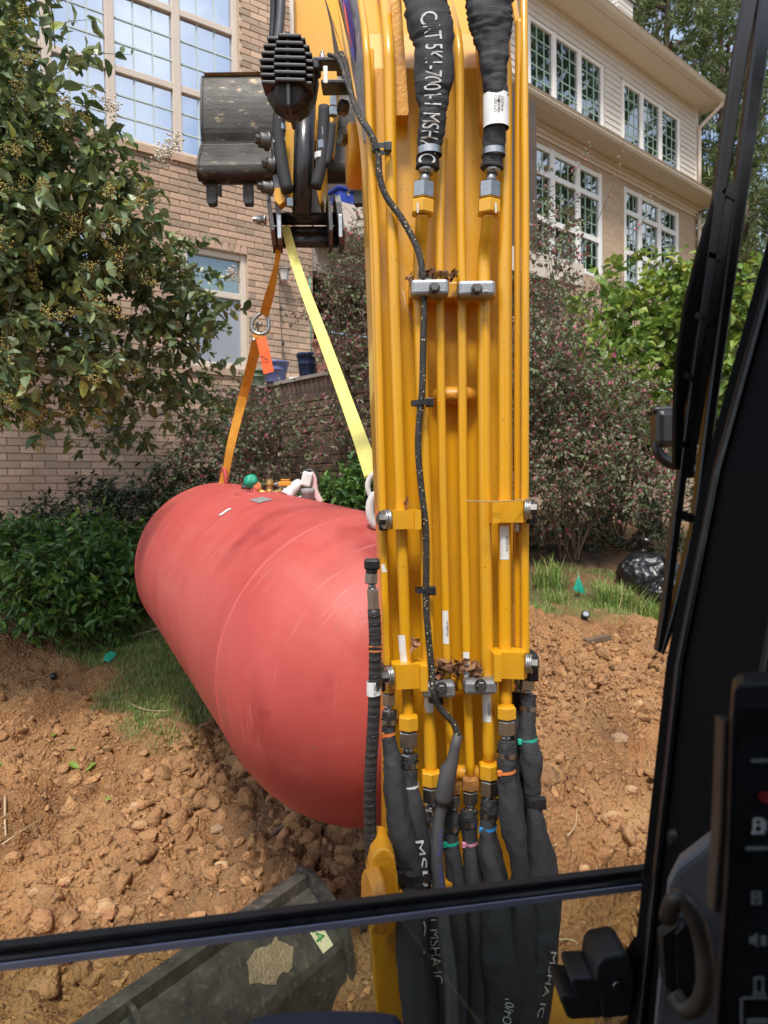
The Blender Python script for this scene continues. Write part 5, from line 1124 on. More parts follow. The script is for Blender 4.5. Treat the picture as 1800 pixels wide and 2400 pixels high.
def band(px, py, hw, h, m, Y, name='clamp_band', par=None, tail=True, tilt=0, flat=.9, hd=0):
    c = P(px, py, Y); r = hw*PX(Y)*1.06; sx = Vector((1, 0, tilt)).normalized(); b = MB(); vs = []; sg = 28
    for k in range(sg):
        a = 2*math.pi*k/sg
        for z in (-1, 1): vs.append(c + sx*math.cos(a)*r + Vector((0, math.sin(a)*r*flat, z*h*PX(Y)/2)))
    b.add(vs, [(k*2, k*2+1, ((k+1) % sg)*2+1, ((k+1) % sg)*2) for k in range(sg)], True)
    vs2 = [c + (v - c)*1.06 + Vector((0, 0, 0)) for v in map(Vector, vs)]; b.add(vs2, [(k*2, ((k+1) % sg)*2, ((k+1) % sg)*2+1, k*2+1) for k in range(sg)], True)
    if hd:
        q = c + sx*hd*r*.86 + Vector((0, -r*flat*.55, 0)); b.rbox(q, (h*PX(Y)*1.6, h*PX(Y)*1.2, h*PX(Y)*1.9), .0015)
    return sub(b, name, m, par or EX)
# upper hoses
h1, h1c, h1i = sleeve([(985,-90,1.50,50),(990,-30,1.47,50),(996,0,1.46,49),(1003,50,1.45,52),(1017,100,1.45,47),(1018,177,1.45,45),(1015,215,1.45,41),(1016,248,1.45,33),(1013,280,1.45,32),(1008,330,1.455,28),(1004,360,1.46,26),(1001,396,1.46,27)], seed=1, wr=.12)
h2, h2c, h2i = sleeve([(1135,-90,1.50,60),(1142,-30,1.47,58),(1146,0,1.46,56),(1148,30,1.45,50),(1152,63,1.45,48),(1155,100,1.45,39),(1157,150,1.45,33),(1160,190,1.45,29),(1164,235,1.45,26),(1161,299,1.455,26),(1157,352,1.46,25),(1153,397,1.46,27)], seed=5, wr=.15)
band(1006, 357, 26, 15, 'steel', 1.455, hd=0); band(1156, 359, 25, 13, 'steel', 1.455)
# printed text that follows the sleeve
def text_mesh(body):
    cu = bpy.data.curves.new('t', 'FONT'); cu.body = body; cu.align_x = 'LEFT'; o = bpy.data.objects.new('t', cu); col.objects.link(o)
    me = bpy.data.meshes.new_from_object(o.evaluated_get(bpy.context.evaluated_depsgraph_get())); v = np.array([x.co[:] for x in me.vertices]); f = [list(p.vertices) for p in me.polygons]
    bpy.data.objects.remove(o); bpy.data.curves.remove(cu); bpy.data.meshes.remove(me); return v, f
def text_on(body, c, info, y0, y1, hpx, par, m='print_white', off=0.0, name='printed_text', flat=.55, flip=False):
    v, f = text_mesh(body); x = (v[:, 0] - v[:, 0].min())/np.ptp(v[:, 0]); y = v[:, 1]/.72 - .5; ys = c[:, 1]; b = MB(); vs = []
    if flip: x = 1 - x; y = -y
    for xx, yy in zip(x, y):
        py = y0 + (y1-y0)*xx; i = int(np.clip(np.searchsorted(ys, py), 1, len(info)-1)); t = np.clip((py - ys[i-1])/(ys[i]-ys[i-1]), 0, 1)
        p = info[i-1][0].lerp(info[i][0], t); sx = info[i][1]; nn = info[i][2]; hw = info[i-1][3]*(1-t) + info[i][3]*t; sxx = sx if sx.x > 0 else -sx; nc = nn if nn.y < 0 else -nn
        q = np.clip(off - yy*hpx*PX(c[i][2])*1.0/hw*(-1), -.95, .95); fl = flat if hw > .030 else .85
        vs.append(p + sxx*q*hw*1.0 + nc*(math.sqrt(1-q*q)*hw*fl*1.10 + .0022))
    b.add(vs, f); return sub(b, name, m, par)
text_on('CAT 5K1-7001-1 MSHA IC', h1c, h1i, 52, 392, 40, h1, off=-.05)
o = band(1162.5, 263, 26.5, 70, 'white_label', 1.452, 'hose_label', h2, flat=.86)
for k, (s_, x_) in enumerate((('2024-01-13', 10), ('B05669B34062', 2), ('CID LOL 01', -6))):
    text_on(s_, h2c, h2i, 236, 292, 6, h2, 'print_black', x_/26, 'label_print', .98)
# lower hose bundle
lowc = {}
def low(key, path, seed, tie=None, clampy=None, wr=.16):
    o, c, inf = sleeve(path, seed=seed, wr=wr); lowc[key] = (o, c, inf)
    if clampy: 
        hw = np.interp(clampy, c[:, 1], c[:, 3]); px = np.interp(clampy, c[:, 1], c[:, 0]); Yv = np.interp(clampy, c[:, 1], c[:, 2]); band(px, clampy, hw, 12, 'steel', Yv, 'clamp_band', o)
    if tie:
        y, m, hd = tie; hw = np.interp(y, c[:, 1], c[:, 3]); px = np.interp(y, c[:, 1], c[:, 0]); Yv = np.interp(y, c[:, 1], c[:, 2]); band(px, y, hw, 7, m, Yv, 'cable_tie', o, tilt=.12, hd=hd)
low('a', [(912,1666,1.49,18),(912,1690,1.49,17),(910,1722,1.485,16),(918,1775,1.475,20),(922,1820,1.46,24),(933,1913,1.44,29),(950,2000,1.42,32),(966,2045,1.41,25),(964,2110,1.39,30),(960,2220,1.35,33),(985,2420,1.30,38)], 11, (1719,'orange_tie',-1), 1691)
low('b', [(959,1766,1.49,20),(959,1795,1.485,20),(962,1840,1.475,18),(972,1900,1.455,23),(985,1980,1.44,24),(992,2045,1.42,18),(990,2120,1.40,20),(985,2250,1.36,26),(1010,2420,1.31,30)], 12, (1842,'white_tie',0), 1790)
low('c', [(1004,1898,1.49,19),(1004,1930,1.485,19),(1004,1968,1.475,17),(1012,2030,1.45,20),(1016,2120,1.42,24),(1022,2250,1.38,26),(1040,2420,1.33,28)], 13, (1968,'yellow_tie',0), 1925)
low('d', [(1061,1905,1.50,20),(1059,1935,1.49,20),(1057,1972,1.48,17),(1066,2040,1.46,22),(1078,2130,1.43,26),(1082,2250,1.39,30),(1085,2420,1.34,36)], 14, (1973,'green_tie',-1), 1937)
low('e', [(1100,1898,1.49,20),(1099,1925,1.485,20),(1102,1974,1.475,17),(1107,2040,1.45,21),(1116,2130,1.42,26),(1125,2250,1.38,28),(1120,2420,1.33,30)], 15, (1974,'pink_tie',-1), 1927)
low('f', [(1147,1872,1.485,21),(1147,1905,1.48,21),(1144,1938,1.47,19),(1148,2000,1.45,28),(1163,2070,1.42,30),(1170,2160,1.39,42),(1180,2260,1.36,52),(1188,2340,1.34,48),(1170,2430,1.32,40)], 16, (1939,'blue_tie',-1), 1908)
low('g', [(1188,1736,1.47,21),(1188,1765,1.465,22),(1187,1803,1.455,20),(1192,1850,1.45,24),(1203,1940,1.43,30),(1216,2010,1.41,22),(1222,2080,1.40,24),(1230,2200,1.37,34),(1225,2400,1.33,36)], 17, (1806,'orange_tie',-1), 1767)
low('h', [(1238,1628,1.50,17),(1238,1660,1.495,18),(1236,1728,1.48,21),(1245,1780,1.465,26),(1248,1850,1.455,20),(1250,1878,1.45,17),(1258,1950,1.44,26),(1268,2040,1.42,34),(1276,2120,1.40,36),(1272,2220,1.37,36),(1258,2300,1.35,34),(1230,2420,1.32,30)], 18, (1732,'green_tie',-1), 1659)
low('i', [(1214,1622,1.53,15),(1212,1700,1.52,17),(1222,1800,1.50,20),(1235,1900,1.48,22),(1275,2000,1.46,24),(1288,2080,1.44,26),(1285,2200,1.41,26),(1260,2400,1.37,26)], 19)
band(970, 2045, 40, 15, 'black_plastic', 1.405, 'cable_tie', None, hd=-1, flat=.8); band(1250, 1878, 18, 14, 'black_plastic', 1.45, 'cable_tie', None, hd=1)
text_on('5K1-70 CAT MSHA IC', lowc['c'][1], lowc['c'][2], 1990, 2300, 24, lowc['c'][0]); text_on('MSHA IC-1502', lowc['b'][1], lowc['b'][2], 1965, 2330, 22, lowc['b'][0])
text_on('10/FOV', lowc['f'][1], lowc['f'][2], 2330, 2405, 22, lowc['f'][0]); text_on('MSHA IC', lowc['h'][1], lowc['h'][2], 2220, 2370, 18, lowc['h'][0], off=.5)
# braided cable to the work light, heat-shrink and cable tail
cb = [(800,125,1.84),(812,160,1.80),(822,215,1.66),(842,270,1.52),(868,312,1.475),(886,360,1.472),(889,410,1.472),(905,460,1.472),(940,510,1.47),(968,560,1.465),(985,605,1.46),(991,650,1.458),(994,717,1.468),(992,793,1.468),(991,860,1.468),(989,920,1.466),(983,980,1.466),(980,1046,1.466),(984,1110,1.466),(992,1183,1.466),(998,1239,1.466),(999,1330,1.466),(998,1405,1.466),(1004,1488,1.466),(1012,1571,1.464),(1016,1620,1.45),(1030,1658,1.455),(1062,1694,1.455),(1074,1728,1.45)]
b = MB(); b.tube([Vector(x) for x in cr([P(*q) for q in cb], 4)], 7.6*S, 12); cable = sub(b, 'braided_cable', 'braid', EX)
b = MB(); b.tube([Vector(x) for x in cr([P(770,128,1.86), P(795,140,1.83), P(812,190,1.70), P(830,235,1.60)], 4)], 6*S, 10); sub(b, 'braided_cable', 'braid', EX)
b = MB(); pp = [P(1073,1722,1.45), P(1066,1752,1.448), P(1060,1785,1.446), P(1052,1800,1.444), P(1040,1868,1.44), P(1036,1884,1.438)]; b.tube(pp, [11*S, 12*S, 14*S, 19*S, 21*S, 19*S], 18); sub(b, 'heat_shrink_boot', 'cable_grey', cable)
b = MB(); cp = [(1037,1878,1.44,13),(1028,1930,1.43,14),(1024,2007,1.41,15),(1030,2089,1.39,16),(1044,2200,1.35,17),(1055,2290,1.32,17),(1062,2430,1.28,17)]; cc_ = cr(cp, 6); b.tube([P(*q[:3]) for q in cc_], [q[3]*PX(q[2]) for q in cc_], 16); tailc = sub(b, 'cable_tail', 'cable_grey', EX)
inf = [(P(*q[:3]), Vector((1, 0, 0)), Vector((0, -1, 0)), q[3]*PX(q[2])) for q in cc_]
text_on('1D/16   MSHA 2G-14C', cc_, inf, 1940, 2180, 9, tailc, 'print_blue', .4, 'printed_text', .86)
for (px, py, hw) in ((895,349,20),(990,945,24),(997,1383,22),(992,666,15),(1020,1640,14),(1036,1893,22)):
    band(px, py, hw, 11, 'black_plastic', 1.476, 'cable_tie', cable, hd=.75, flat=.8)
# silver tube clamps with bolts
def bolt(px, py, Y, r, m='steel_dark', L=14, d=(0, -1, 0), washer=True):
    c = P(px, py, Y); d = Vector(d); b = MB(); rr = r*PX(Y)
    if washer: b.lathe(c, d, [(0, rr*1.25), (.003, rr*1.25)], 20)
    b.lathe(c + d*.003, d, [(0, rr), (L*PX(Y), rr), (L*PX(Y) + .0015, rr*.82)], 6, False); return sub(b, 'bolt', m, boom)
for (x0, x1, y0, y1, bxp) in ((963,1050,660,697,1018),(1072,1158,663,699,1117),(990,1066,1595,1631,1034),(1086,1163,1589,1623,1126)):
    c = P((x0+x1)/2, (y0+y1)/2, 1.472); b = MB(); b.rbox(c, ((x1-x0)*S*.98, .042, (y1-y0)*S*.98), .007, None, 2); sub(b, 'tube_clamp', 'cast_alu', boom)
    bolt(bxp, (y0+y1)/2 - 2, 1.449, 11)
for (px, py) in ((1117,676),(1140,681)): b = MB(); b.rbox(P(px, py, 1.436 if px < 1130 else 1.4495), (5*S, .0015, (16 if px < 1130 else 5)*S), .0004, Matrix.Rotation(.3, 3, 'Y')); sub(b, 'paint_mark', 'print_white', boom)
for (x0, x1, y0, y1) in ((955,1160,668,706),(985,1165,1580,1614)):
    b = MB(); b.rbox(P((x0+x1)/2, (y0+y1)/2, 1.545), ((x1-x0)*S, .05, (y1-y0)*S), .003); sub(b, 'clamp_bar', 'yellow', boom)
# yellow side brackets
def bracket(pts_l, y0, y1, flip, by):
    x0, x1 = pts_l; w = (x1-x0); h = (y1-y0); c = P((x0+x1)/2, (y0+y1)/2, 1.475); b = MB(); sgn = -1 if flip else 1
    X0, X1 = -w/2*S, w/2*S
    prof = [(X0, -.03), (X0*.75, -.05), (X1*.55, -.035), (X1*.60, -.075), (X1, -.075), (X1, .05), (X0*.3, .05), (X0, .02)] 
    b.prism([c + Vector((sgn*u, v*.55 + .012, -h*S*.46)) for u, v in prof], (0, 0, h*S*.92)); sub(b, 'side_bracket', 'yellow', boom)
    q = P(x0 if not flip else x1, by, 1.462); dd = (-1, -.35, 0) if not flip else (1, -.35, 0)
    b = MB(); b.lathe(q, dd, [(0, 23*S), (.004, 23*S), (.0041, 21*S), (.008, 21*S), (.0081, 22*S), (.012, 22*S)], 24); sub(b, 'washer_stack', 'galv', boom)
    b = MB(); q2 = q + Vector(dd).normalized()*.012; b.lathe(q2, dd, [(0, 14*S), (.012, 14*S), (.0135, 11*S)], 6, False); sub(b, 'bolt', 'steel_dark', boom)
    b = MB(); b.rbox(P((x0-12 if not flip else x1+10), (y0+y1)/2 + 2, 1.505), (26*S, .055, h*S*.95), .004); sub(b, 'rubber_block', 'black_plastic', boom)
bracket((912, 985), 1194, 1241, False, 1217); bracket((918, 1000), 1552, 1614, False, 1584); bracket((1150, 1232), 1172, 1226, True, 1194); bracket((1154, 1234), 1524, 1591, True, 1555)
# paper labels on the tubes
def tube_label(px0, px1, y0, y1, r, txt=None, dx=-.3):
    b = MB(); c0 = P(px0, y0, YT); c1 = P(px1, y1, YT); d = (c1-c0).normalized(); sx = d.cross(Vector((0, 1, 0))).normalized(); sx = sx if sx.x > 0 else -sx; vs = []; rr = r*S*1.03
    angs = np.linspace(-.9 + dx, .55 + dx, 9)
    for i in range(5):
        c = c0.lerp(c1, i/4)
        for a in angs: vs.append(c + sx*math.sin(a)*rr + Vector((0, -math.cos(a)*rr, 0)))
    b.add(vs, [(i*9+k, i*9+k+1, (i+1)*9+k+1, (i+1)*9+k) for i in range(4) for k in range(8)], True); o = sub(b, 'paper_label', 'white_label', boom)
    if txt:
        cp_ = np.array([[px0 + (px1-px0)*t, y0 + (y1-y0)*t, YT, r] for t in np.linspace(0, 1, 8)]); inf = [(P(*q[:3]), sx, Vector((0, -1, 0)), r*S) for q in cp_]
        text_on(txt, cp_, inf, y0 + (y1-y0)*.3, y0 + (y1-y0)*.75, 5, o, 'print_black', math.sin(.25 + dx), 'label_print', .97)
tube_label(1044, 1046, 1430, 1507, 10, 'CAT585-7734', 0); tube_label(945, 951, 1486, 1560, 13.5, None, -.2); tube_label(1182, 1182.5, 1232, 1310, 15, 'CAT585-7634', 0)
tube_label(1093, 1095.5, 1526, 1588, 10.5, 'CAT585-7722', 0); tube_label(1005.5, 1007, 1632, 1666, 15, None, 0); tube_label(1142.5, 1144, 1624, 1688, 15, 'CAT585', -.2)
tube_label(899, 901, 1322, 1340, 8.5, None, .2)
b = MB(); b.tube([P(1212, 1222, 1.51), P(1212, 1246, 1.51)], 8.8*S, 12); sub(b, 'paper_label', 'white_label', boom)
# leaf litter caught behind the clamps
b = MB()
def litter(px, py, n, wx, wy, Y=1.50):
    for _ in range(n):
        p = P(px + U(-wx, wx), py + U(-wy, wy)**1, Y + U(-.03, .03)); s_ = U(.008, .02); R_ = Matrix.Rotation(U(0, 6), 3, 'Z') @ Matrix.Rotation(U(-1.2, 1.2), 3, 'X') @ Matrix.Rotation(U(0, 6), 3, 'Y')
        vs = [p + R_ @ Vector(q)*s_ for q in ((0, -1, .1), (-.5, 0, -.15), (0, .1, .2), (.5, 0, -.1), (0, 1, .25))]; b.add(vs, [(0, 2, 1), (1, 2, 4), (0, 3, 2), (3, 4, 2)])
litter(1010, 648, 26, 24, 14); litter(1052, 646, 12, 18, 12); litter(965, 655, 7, 8, 10); litter(1060, 1562, 46, 34, 14); litter(1115, 1566, 22, 10, 14); litter(1028, 1578, 14, 10, 10); litter(948, 1178, 6, 5, 10); litter(972, 1520, 6, 6, 24)
o = sub(b, 'leaf_litter', 'dead_leaf', boom); o['kind'] = 'stuff'
b = MB(); b.tube([P(1091, 1174, 1.44), P(1150, 1176, 1.43), P(1200, 1174, 1.43), P(1254, 1168, 1.46)], .0012, 5); sub(b, 'pine_needle', 'dry_stick', boom); b = MB(); b.tube([P(944, 680, 1.46), P(952, 722, 1.455), P(970, 763, 1.47)], .001, 5); sub(b, 'pine_needle', 'dry_stick', boom)
# loose capped hose standing left of the boom
YH = 1.42; SH = PX(YH)
hp = [(876,1428,YH),(879,1480,YH),(879,1560,YH),(876,1680,YH),(869,1800,YH),(867,1900,YH),(872,2000,YH),(885,2080,YH)]
b = MB(); b.tube([Vector(x) for x in cr([P(*q) for q in hp], 6)], 15*SH, 18); lh = sub(b, 'loose_hose', 'spiral_hose', EX)
hc = [Vector(x) for x in cr([P(*q) for q in hp], 16)]; 
for i in range(6, len(hc)-8, 6):
    t = (hc[i+1]-hc[i]).normalized(); b = MB(); b.tube([hc[i] + Vector((math.cos(a)*15.5*SH, math.sin(a)*15.5*SH, math.sin(a + 2.4)*.004)) for a in np.linspace(0, 2*math.pi, 14)], .0012, 4, False); sub(b, 'spiral_wrap', 'black_gloss', lh)
def lpart(f, name, m): b = MB(); f(b); return sub(b, name, m, lh)
lpart(lambda b: (b.rbox(P(872, 1322, YH), (37*SH, .03, 26*SH), .005), b.tube([P(871, 1334, YH), P(871, 1343, YH)], 14*SH, 14)), 'end_cap', 'black_gloss')
hexn(870, 1343, 1367, 15, 'steel', YH, None, 'hex_nut', lh); cyl(872, 1366, 1382, 9, 'steel', YH, None, 'fitting_neck', None, lh); hexn(873, 1380, 1428, 13.5, 'steel', YH, 876, 'crimp_ferrule', lh)
for yy in (1513, 1524): band(879, yy, 15.5, 3, 'orange_tie', YH, 'o_ring', lh)
band(876, 1613, 15.2, 32, 'white_label', YH, 'hose_label', lh)
cp_ = np.array([[876, y, YH, 15.2] for y in np.linspace(1596, 1630, 6)]); inf = [(P(*q[:3]), Vector((1, 0, 0)), Vector((0, -1, 0)), 15.6*SH) for q in cp_]
text_on('Parker 7xx', cp_, inf, 1600, 1626, 7, lh, 'print_black', .25, 'label_print', 1.0)
# boom foot casting
YF = 1.36; SF = PX(YF)
b = MB(); prof = [(878,2330),(870,2200),(866,2110),(866,2040),(872,2010),(884,1994),(898,1988),(915,1994),(926,2012),(933,2060),(935,2110),(938,2200),(946,2300),(958,2430),(890,2430)]
b.prism([P(x, y, YF) for x, y in prof], (-.01, .10, 0)); foot = sub(b, 'boom_foot', 'yellow_cast', EX)
m_ = foot.modifiers.new('bevel', 'BEVEL'); m_.width = .008; m_.segments = 3
b = MB(); b.prism([P(933, 2090, YF + .02), P(960, 2250, YF + .02), P(985, 2430, YF + .02), P(1230, 2430, YF + .06), P(1215, 2200, YF + .1), P(1190, 2050, YF + .14)], (0, .12, 0)); sub(b, 'boom_base', 'yellow_cast', EX)
cpin = P(866, 2105, YF - .005); dpin = Vector((-1, -.28, 0)); b = MB(); b.lathe(cpin + Vector((.02, 0, 0)), dpin, [(0, .062), (.012, .062), (.014, .054), (.022, .054), (.025, .05)], 28); sub(b, 'pin_cap', 'yellow_old', foot)
b = MB(); b.lathe(cpin + dpin*.008 + Vector((0, 0, -.052)), dpin, [(0, .012), (.012, .012)], 6, False); sub(b, 'bolt', 'steel_dark', foot)
b = MB(); b.rbox(P(1270, 2400, 1.5), (.22, .2, .05), .01); sub(b, 'swing_bracket', 'yellow_cast', EX)
# ---- stick, linkage and bucket in the distance
YS = 3.4; SS = PX(YS)
b = MB(); b.prism([P(684, -40, YS), P(752, -40, YS), P(775, 60, YS), P(790, 180, YS), P(776, 330, YS), P(690, 330, YS), P(684, 200, YS)], (0, .22, 0)); stk = sub(b, 'stick', 'yellow', EX)
b = MB(); b.prism([P(677, -40, YS - .06), P(687, -40, YS - .06), P(690, 220, YS - .06), P(684, 220, YS - .06)], (0, .3, 0)); sub(b, 'stick_side_plate', 'trim_tan', stk)
for (x0, x1) in ((670, 690), (742, 758)):
    b = MB(); b.prism([P(x0, 250, YS-.05), P(x1, 250, YS-.05), P(x1+2, 440, YS-.05), P((x0+x1)/2, 480, YS-.05), P(x0-3, 430, YS-.05)], (0, .2, 0)); sub(b, 'link_arm', 'yellow', stk)
b = MB(); b.tube([P(716, 240, YS - .10), P(712, 370, YS - .10), P(707, 506, YS - .10)], [24*SS, 23*SS, 21*SS], 24); sub(b, 'bucket_cylinder', 'black_gloss', EX)
for (pts, r, m, nm) in (([(641,-60),(640,40),(634,130),(633,190)], 7, 'black_gloss', 'stick_hose'), ([(660,-60),(657,40),(648,130),(648,190)], 10, 'corrugated', 'stick_hose'), ([(655,262),(653,310),(660,380),(674,450)], 14, 'sleeve', 'stick_hose'), ([(760,250),(758,310),(754,380),(740,440)], 13, 'sleeve', 'stick_hose'), ([(778,290),(775,330),(765,390)], 9, 'sleeve', 'stick_hose'), ([(640,130),(636,150),(640,175)], 6, 'steel', 'hose_end')):
    b = MB(); b.tube([Vector(x) for x in cr([P(x, y, YS - .14) for x, y in pts], 5)], r*SS, 12); sub(b, nm, m, stk)
for (px, py, hw) in ((781,230,8),(781,252,9),(757,300,8),(755,330,9),(680,465,7),(781,210,6),(655,262,9)): hexn(px, py, py+20, hw, 'steel', YS - .15, None, 'hose_fitting', stk)
for (px, y0) in ((654,330),(752,366),(655,300)): band(px, y0, 13, 12, 'pvc_white' if y0 != 300 else 'steel', YS - .14, 'hose_label', stk)
def pin(px, py, Y, r, L, m='steel_dark', d=(-1, -.5, .0)):
    b = MB(); c = P(px, py, Y); b.lathe(c, d, [(0, r*PX(Y)*1.25), (.012, r*PX(Y)*1.25), (.013, r*PX(Y)), (.013 + L, r*PX(Y)), (.016 + L, r*PX(Y)*.8)], 14); b.lathe(c + Vector(d).normalized()*(L + .014), d, [(0, r*PX(Y)*.6), (.02, r*PX(Y)*.6)], 6, False); sub(b, 'pivot_pin', m, stk)
pin(630, 332, YS - .12, 17, .03); pin(642, 388, YS - .1, 16, .02); pin(638, 442, YS - .1, 13, .035)
b = MB(); b.prism([P(634, 330, YS-.1), P(646, 340, YS-.1), P(658, 400, YS-.1), P(662, 470, YS-.1), P(654, 482, YS-.1), P(640, 420, YS-.1)], (0, .05, 0)); sub(b, 'tipping_link', 'steel_dark', stk)
b = MB(); b.prism([P(642, 442, YS-.12), P(662, 438, YS-.12), P(668, 470, YS-.12), P(655, 480, YS-.12), P(644, 470, YS-.12)], (0, .06, 0)); sub(b, 'tipping_link', 'yellow', stk)
# yellow pivot boss beside the boom
b = MB(); c = P(826, 366, 2.0); b.lathe(c, (-1, -.10, 0), [(-.03, .084), (0, .086), (.012, .084), (.016, .076)], 36); sub(b, 'pivot_boss', 'yellow_cast', boom)
for yy in (255, 325): 
    b = MB(); b.lathe(P(812, yy, 1.95), (-1, -.6, 0), [(0, .02), (.02, .02), (.022, .014)], 6, False); sub(b, 'bolt', 'steel_dark', boom)
# coupler: two cheek plates and three crossbars, where the slings hang
YL = Ylink; SL = PX(YL)
def cheek(pts, t_, m='steel_dark', Y=YL): b = MB(); b.prism([P(x, y, Y) for x, y in pts], (0, t_, 0)); o = sub(b, 'cheek_plate', m, stk); return o
def cheek3(xs, name='cheek_plate'):
    # plate standing in depth: visible as a slim blade turned a little to the viewer
    b = MB(); x0, x1, lean = xs; pts = []
    for (dy, py) in ((-.10, 478), (-.13, 500), (-.12, 560), (-.06, 584), (.06, 584), (.12, 540), (.10, 490), (.02, 474)): pts.append(P(x0 + lean*(py-474)/110, py, YL) + Vector((-.016*dy/.12, dy, 0)))
    b.prism(pts, ((x1-x0)*SL, 0, 0)); return sub(b, name, 'steel_dark', stk)
cheek3((626, 634, 14)); cheek3((644, 655, 8)); cheek3((780, 792, 14)); cheek3((764, 772, 6))
b = MB(); b.rbox(P(655, 532, YL - .125), (9*SL, .012, 52*SL), .002); sub(b, 'cheek_edge', 'galv', stk); b = MB(); b.rbox(P(798, 530, YL - .125), (8*SL, .012, 50*SL), .002); sub(b, 'cheek_edge', 'galv', stk)
for (py, r, dy) in ((513, 14, 0), (543, 12, .04), (567, 13, 0)): b = MB(); b.tube([P(640, py, YL + dy), P(790, py, YL + dy)], r*SL, 18); sub(b, 'crossbar', 'black_gloss', stk)
pin(624, 515, YL, 9, .03, 'galv', (-1, -.1, 0))
# bucket: shell profile in depth, extruded sideways
YB = 3.72
bp = cr([(178,.02),(190,-.005),(240,-.03),(300,-.035),(338,-.02),(342,-.05),(378,-.125),(392,-.135),(410,-.125),(424,-.095),(428,-.05)], 4)
x0, x1 = P(480, 300, YB).x, P(862, 300, YB).x; prof = [(YB + dy, P(480, py, YB + dy).z) for py, dy in bp]; tk = .022
poly = [Vector((x0, y, z)) for y, z in prof] + [Vector((x0, y + tk + .01, z - .002)) for y, z in reversed(prof)]
b = MB(); b.prism(poly, (x1 - x0, 0, 0)); bucket = sub(b, 'bucket_shell', 'bucket_black', EX)
for xx in (x0 - .014, x1 + .002):
    b = MB(); b.prism([Vector((xx, y - .004, z)) for y, z in prof] + [Vector((xx, YB + .38, prof[-1][1] + .1)), Vector((xx, YB + .42, prof[0][1] - .1)), Vector((xx, YB + .2, prof[0][1] + .01))], (.012, 0, 0)); sub(b, 'bucket_side', 'bucket_black', bucket)
b = MB(); b.prism([Vector((x0, YB + .03, prof[0][1] - .004)), Vector((x0, YB - .004, prof[0][1] + .004)), Vector((x0, YB + .03, prof[0][1] + .02)), Vector((x0, YB + .06, prof[0][1] + .012))], (x1 - x0, 0, 0)); sub(b, 'wear_edge', 'dry_stick', bucket)
for px in (494, 580, 668, 756, 840):
    c = P(px, 450, YB - .07); b = MB(); w = 21*PX(YB); h = 50*PX(YB)
    b.prism([c + Vector((-w/2, 0, h/2 + .03)), c + Vector((w/2, 0, h/2 + .03)), c + Vector((w/2, 0, -h*.42)), c + Vector((w*.38, 0, -h/2)), c + Vector((-w*.38, 0, -h/2)), c + Vector((-w/2, 0, -h*.42))], (0, .05, 0)); sub(b, 'bucket_tooth', 'bucket_black', bucket)
# work light with cooling fins
YW = 1.92; SW = PX(YW); c = P(682, 188, YW); wl = None
b = MB(); b.lathe(c + Vector((0, .05, 0)), (0, -1, 0), [(-.03, .050), (0, .066), (.03, .073), (.055, .071), (.075, .060), (.085, .04)], 14, False); b.v = [(x, y, c.z + (z - c.z)*1.32) for x, y, z in b.v]; wl = sub(b, 'work_light', 'black_plastic', EX)
b = MB()
for k in range(7):
    z = .074 - k*.0185; w = .073*math.sqrt(max(.05, 1 - (z/.104)**2)); b.rbox(c + Vector((-.004, -.026, z)), (w*1.92, .062, .0095), .003, Matrix.Rotation(.04, 3, 'Y'), 2)
    b.rbox(c + Vector((.006, -.050, z)), (w*1.15, .040, .0098), .003, Matrix.Rotation(.04, 3, 'Y'), 2)
sub(b, 'cooling_fins', 'black_plastic', wl)
b = MB(); b.lathe(c + Vector((.0, -.040, -.055)), (0, -1, -.30), [(-.03, .04), (0, .040), (.006, .038), (.008, .03)], 24); sub(b, 'rear_cover', 'rubber', wl)
b = MB(); b.rbox(c + Vector((0, 0, -.005)), (.012, .125, .19), .004); sub(b, 'centre_rib', 'black_plastic', wl)
b = MB(); b.rbox(P(772, 150, YW), (70*SW, .05, 10*SW), .003); b.rbox(P(790, 205, YW), (70*SW, .06, 10*SW), .003); b.rbox(P(806, 178, YW), (10*SW, .05, 60*SW), .003); b.rbox(P(738, 160, YW), (26*SW, .05, 28*SW), .006); sub(b, 'light_bracket', 'black_plastic', wl)
b = MB(); b.rbox(P(763, 175, YW - .03), (10*SW, .004, 38*SW), .001); sub(b, 'bracket_label', 'white_label', wl)
bb = MB(); bb.lathe(P(756, 140, YW - .01), (0, 0, 1), [(0, 7*SW), (.012, 7*SW), (.014, 4*SW), (.022, 4*SW)], 6, False); sub(bb, 'bolt', 'steel', wl); bb = MB(); bb.lathe(P(836, 182, YW - .02), (1, -.2, 0), [(-.03, 4*SW), (0, 4*SW), (.001, 9*SW), (.014, 9*SW)], 6, False); sub(bb, 'bolt', 'steel_dark', wl)
# ---- dozer blade
A_ = P(702, 2046, 2.12); zt_ = A_.z; d_ = Vector((-.568, -.823, 0)); p_ = Vector((.823, -.568, 0)); Lb = 1.35
prof = [(-.012, 0), (.018, .004), (.030, -.002), (.034, -.035), (.060, -.052), (.155, -.150), (.165, -.170), (.185, -.31), (.170, -.31), (.140, -.165), (.04, -.07), (-.012, -.03)]
b = MB(); b.prism([A_ + p_*u + Vector((0, 0, w)) for u, w in prof], d_*Lb); bl = sub(b, 'dozer_blade', 'blade_black', EX)
b = MB(); pe = [(-.02, .012), (.035, .012), (.10, -.03), (.17, -.10), (.185, -.17), (.20, -.32), (.13, -.32), (-.02, -.2)]; b.prism([A_ - d_*.004 + p_*u + Vector((0, 0, w)) for u, w in pe], -d_*.018); sub(b, 'end_plate', 'blade_black', bl)
for k in (.62, 1.1):
    b = MB(); b.prism([A_ + d_*k + p_*u + Vector((0, 0, w + .004)) for u, w in ((.03, -.004), (.05, -.01), (.15, -.10), (.165, -.165), (.05, -.05))], d_*.014); sub(b, 'stiffener_rib', 'blade_black', bl)
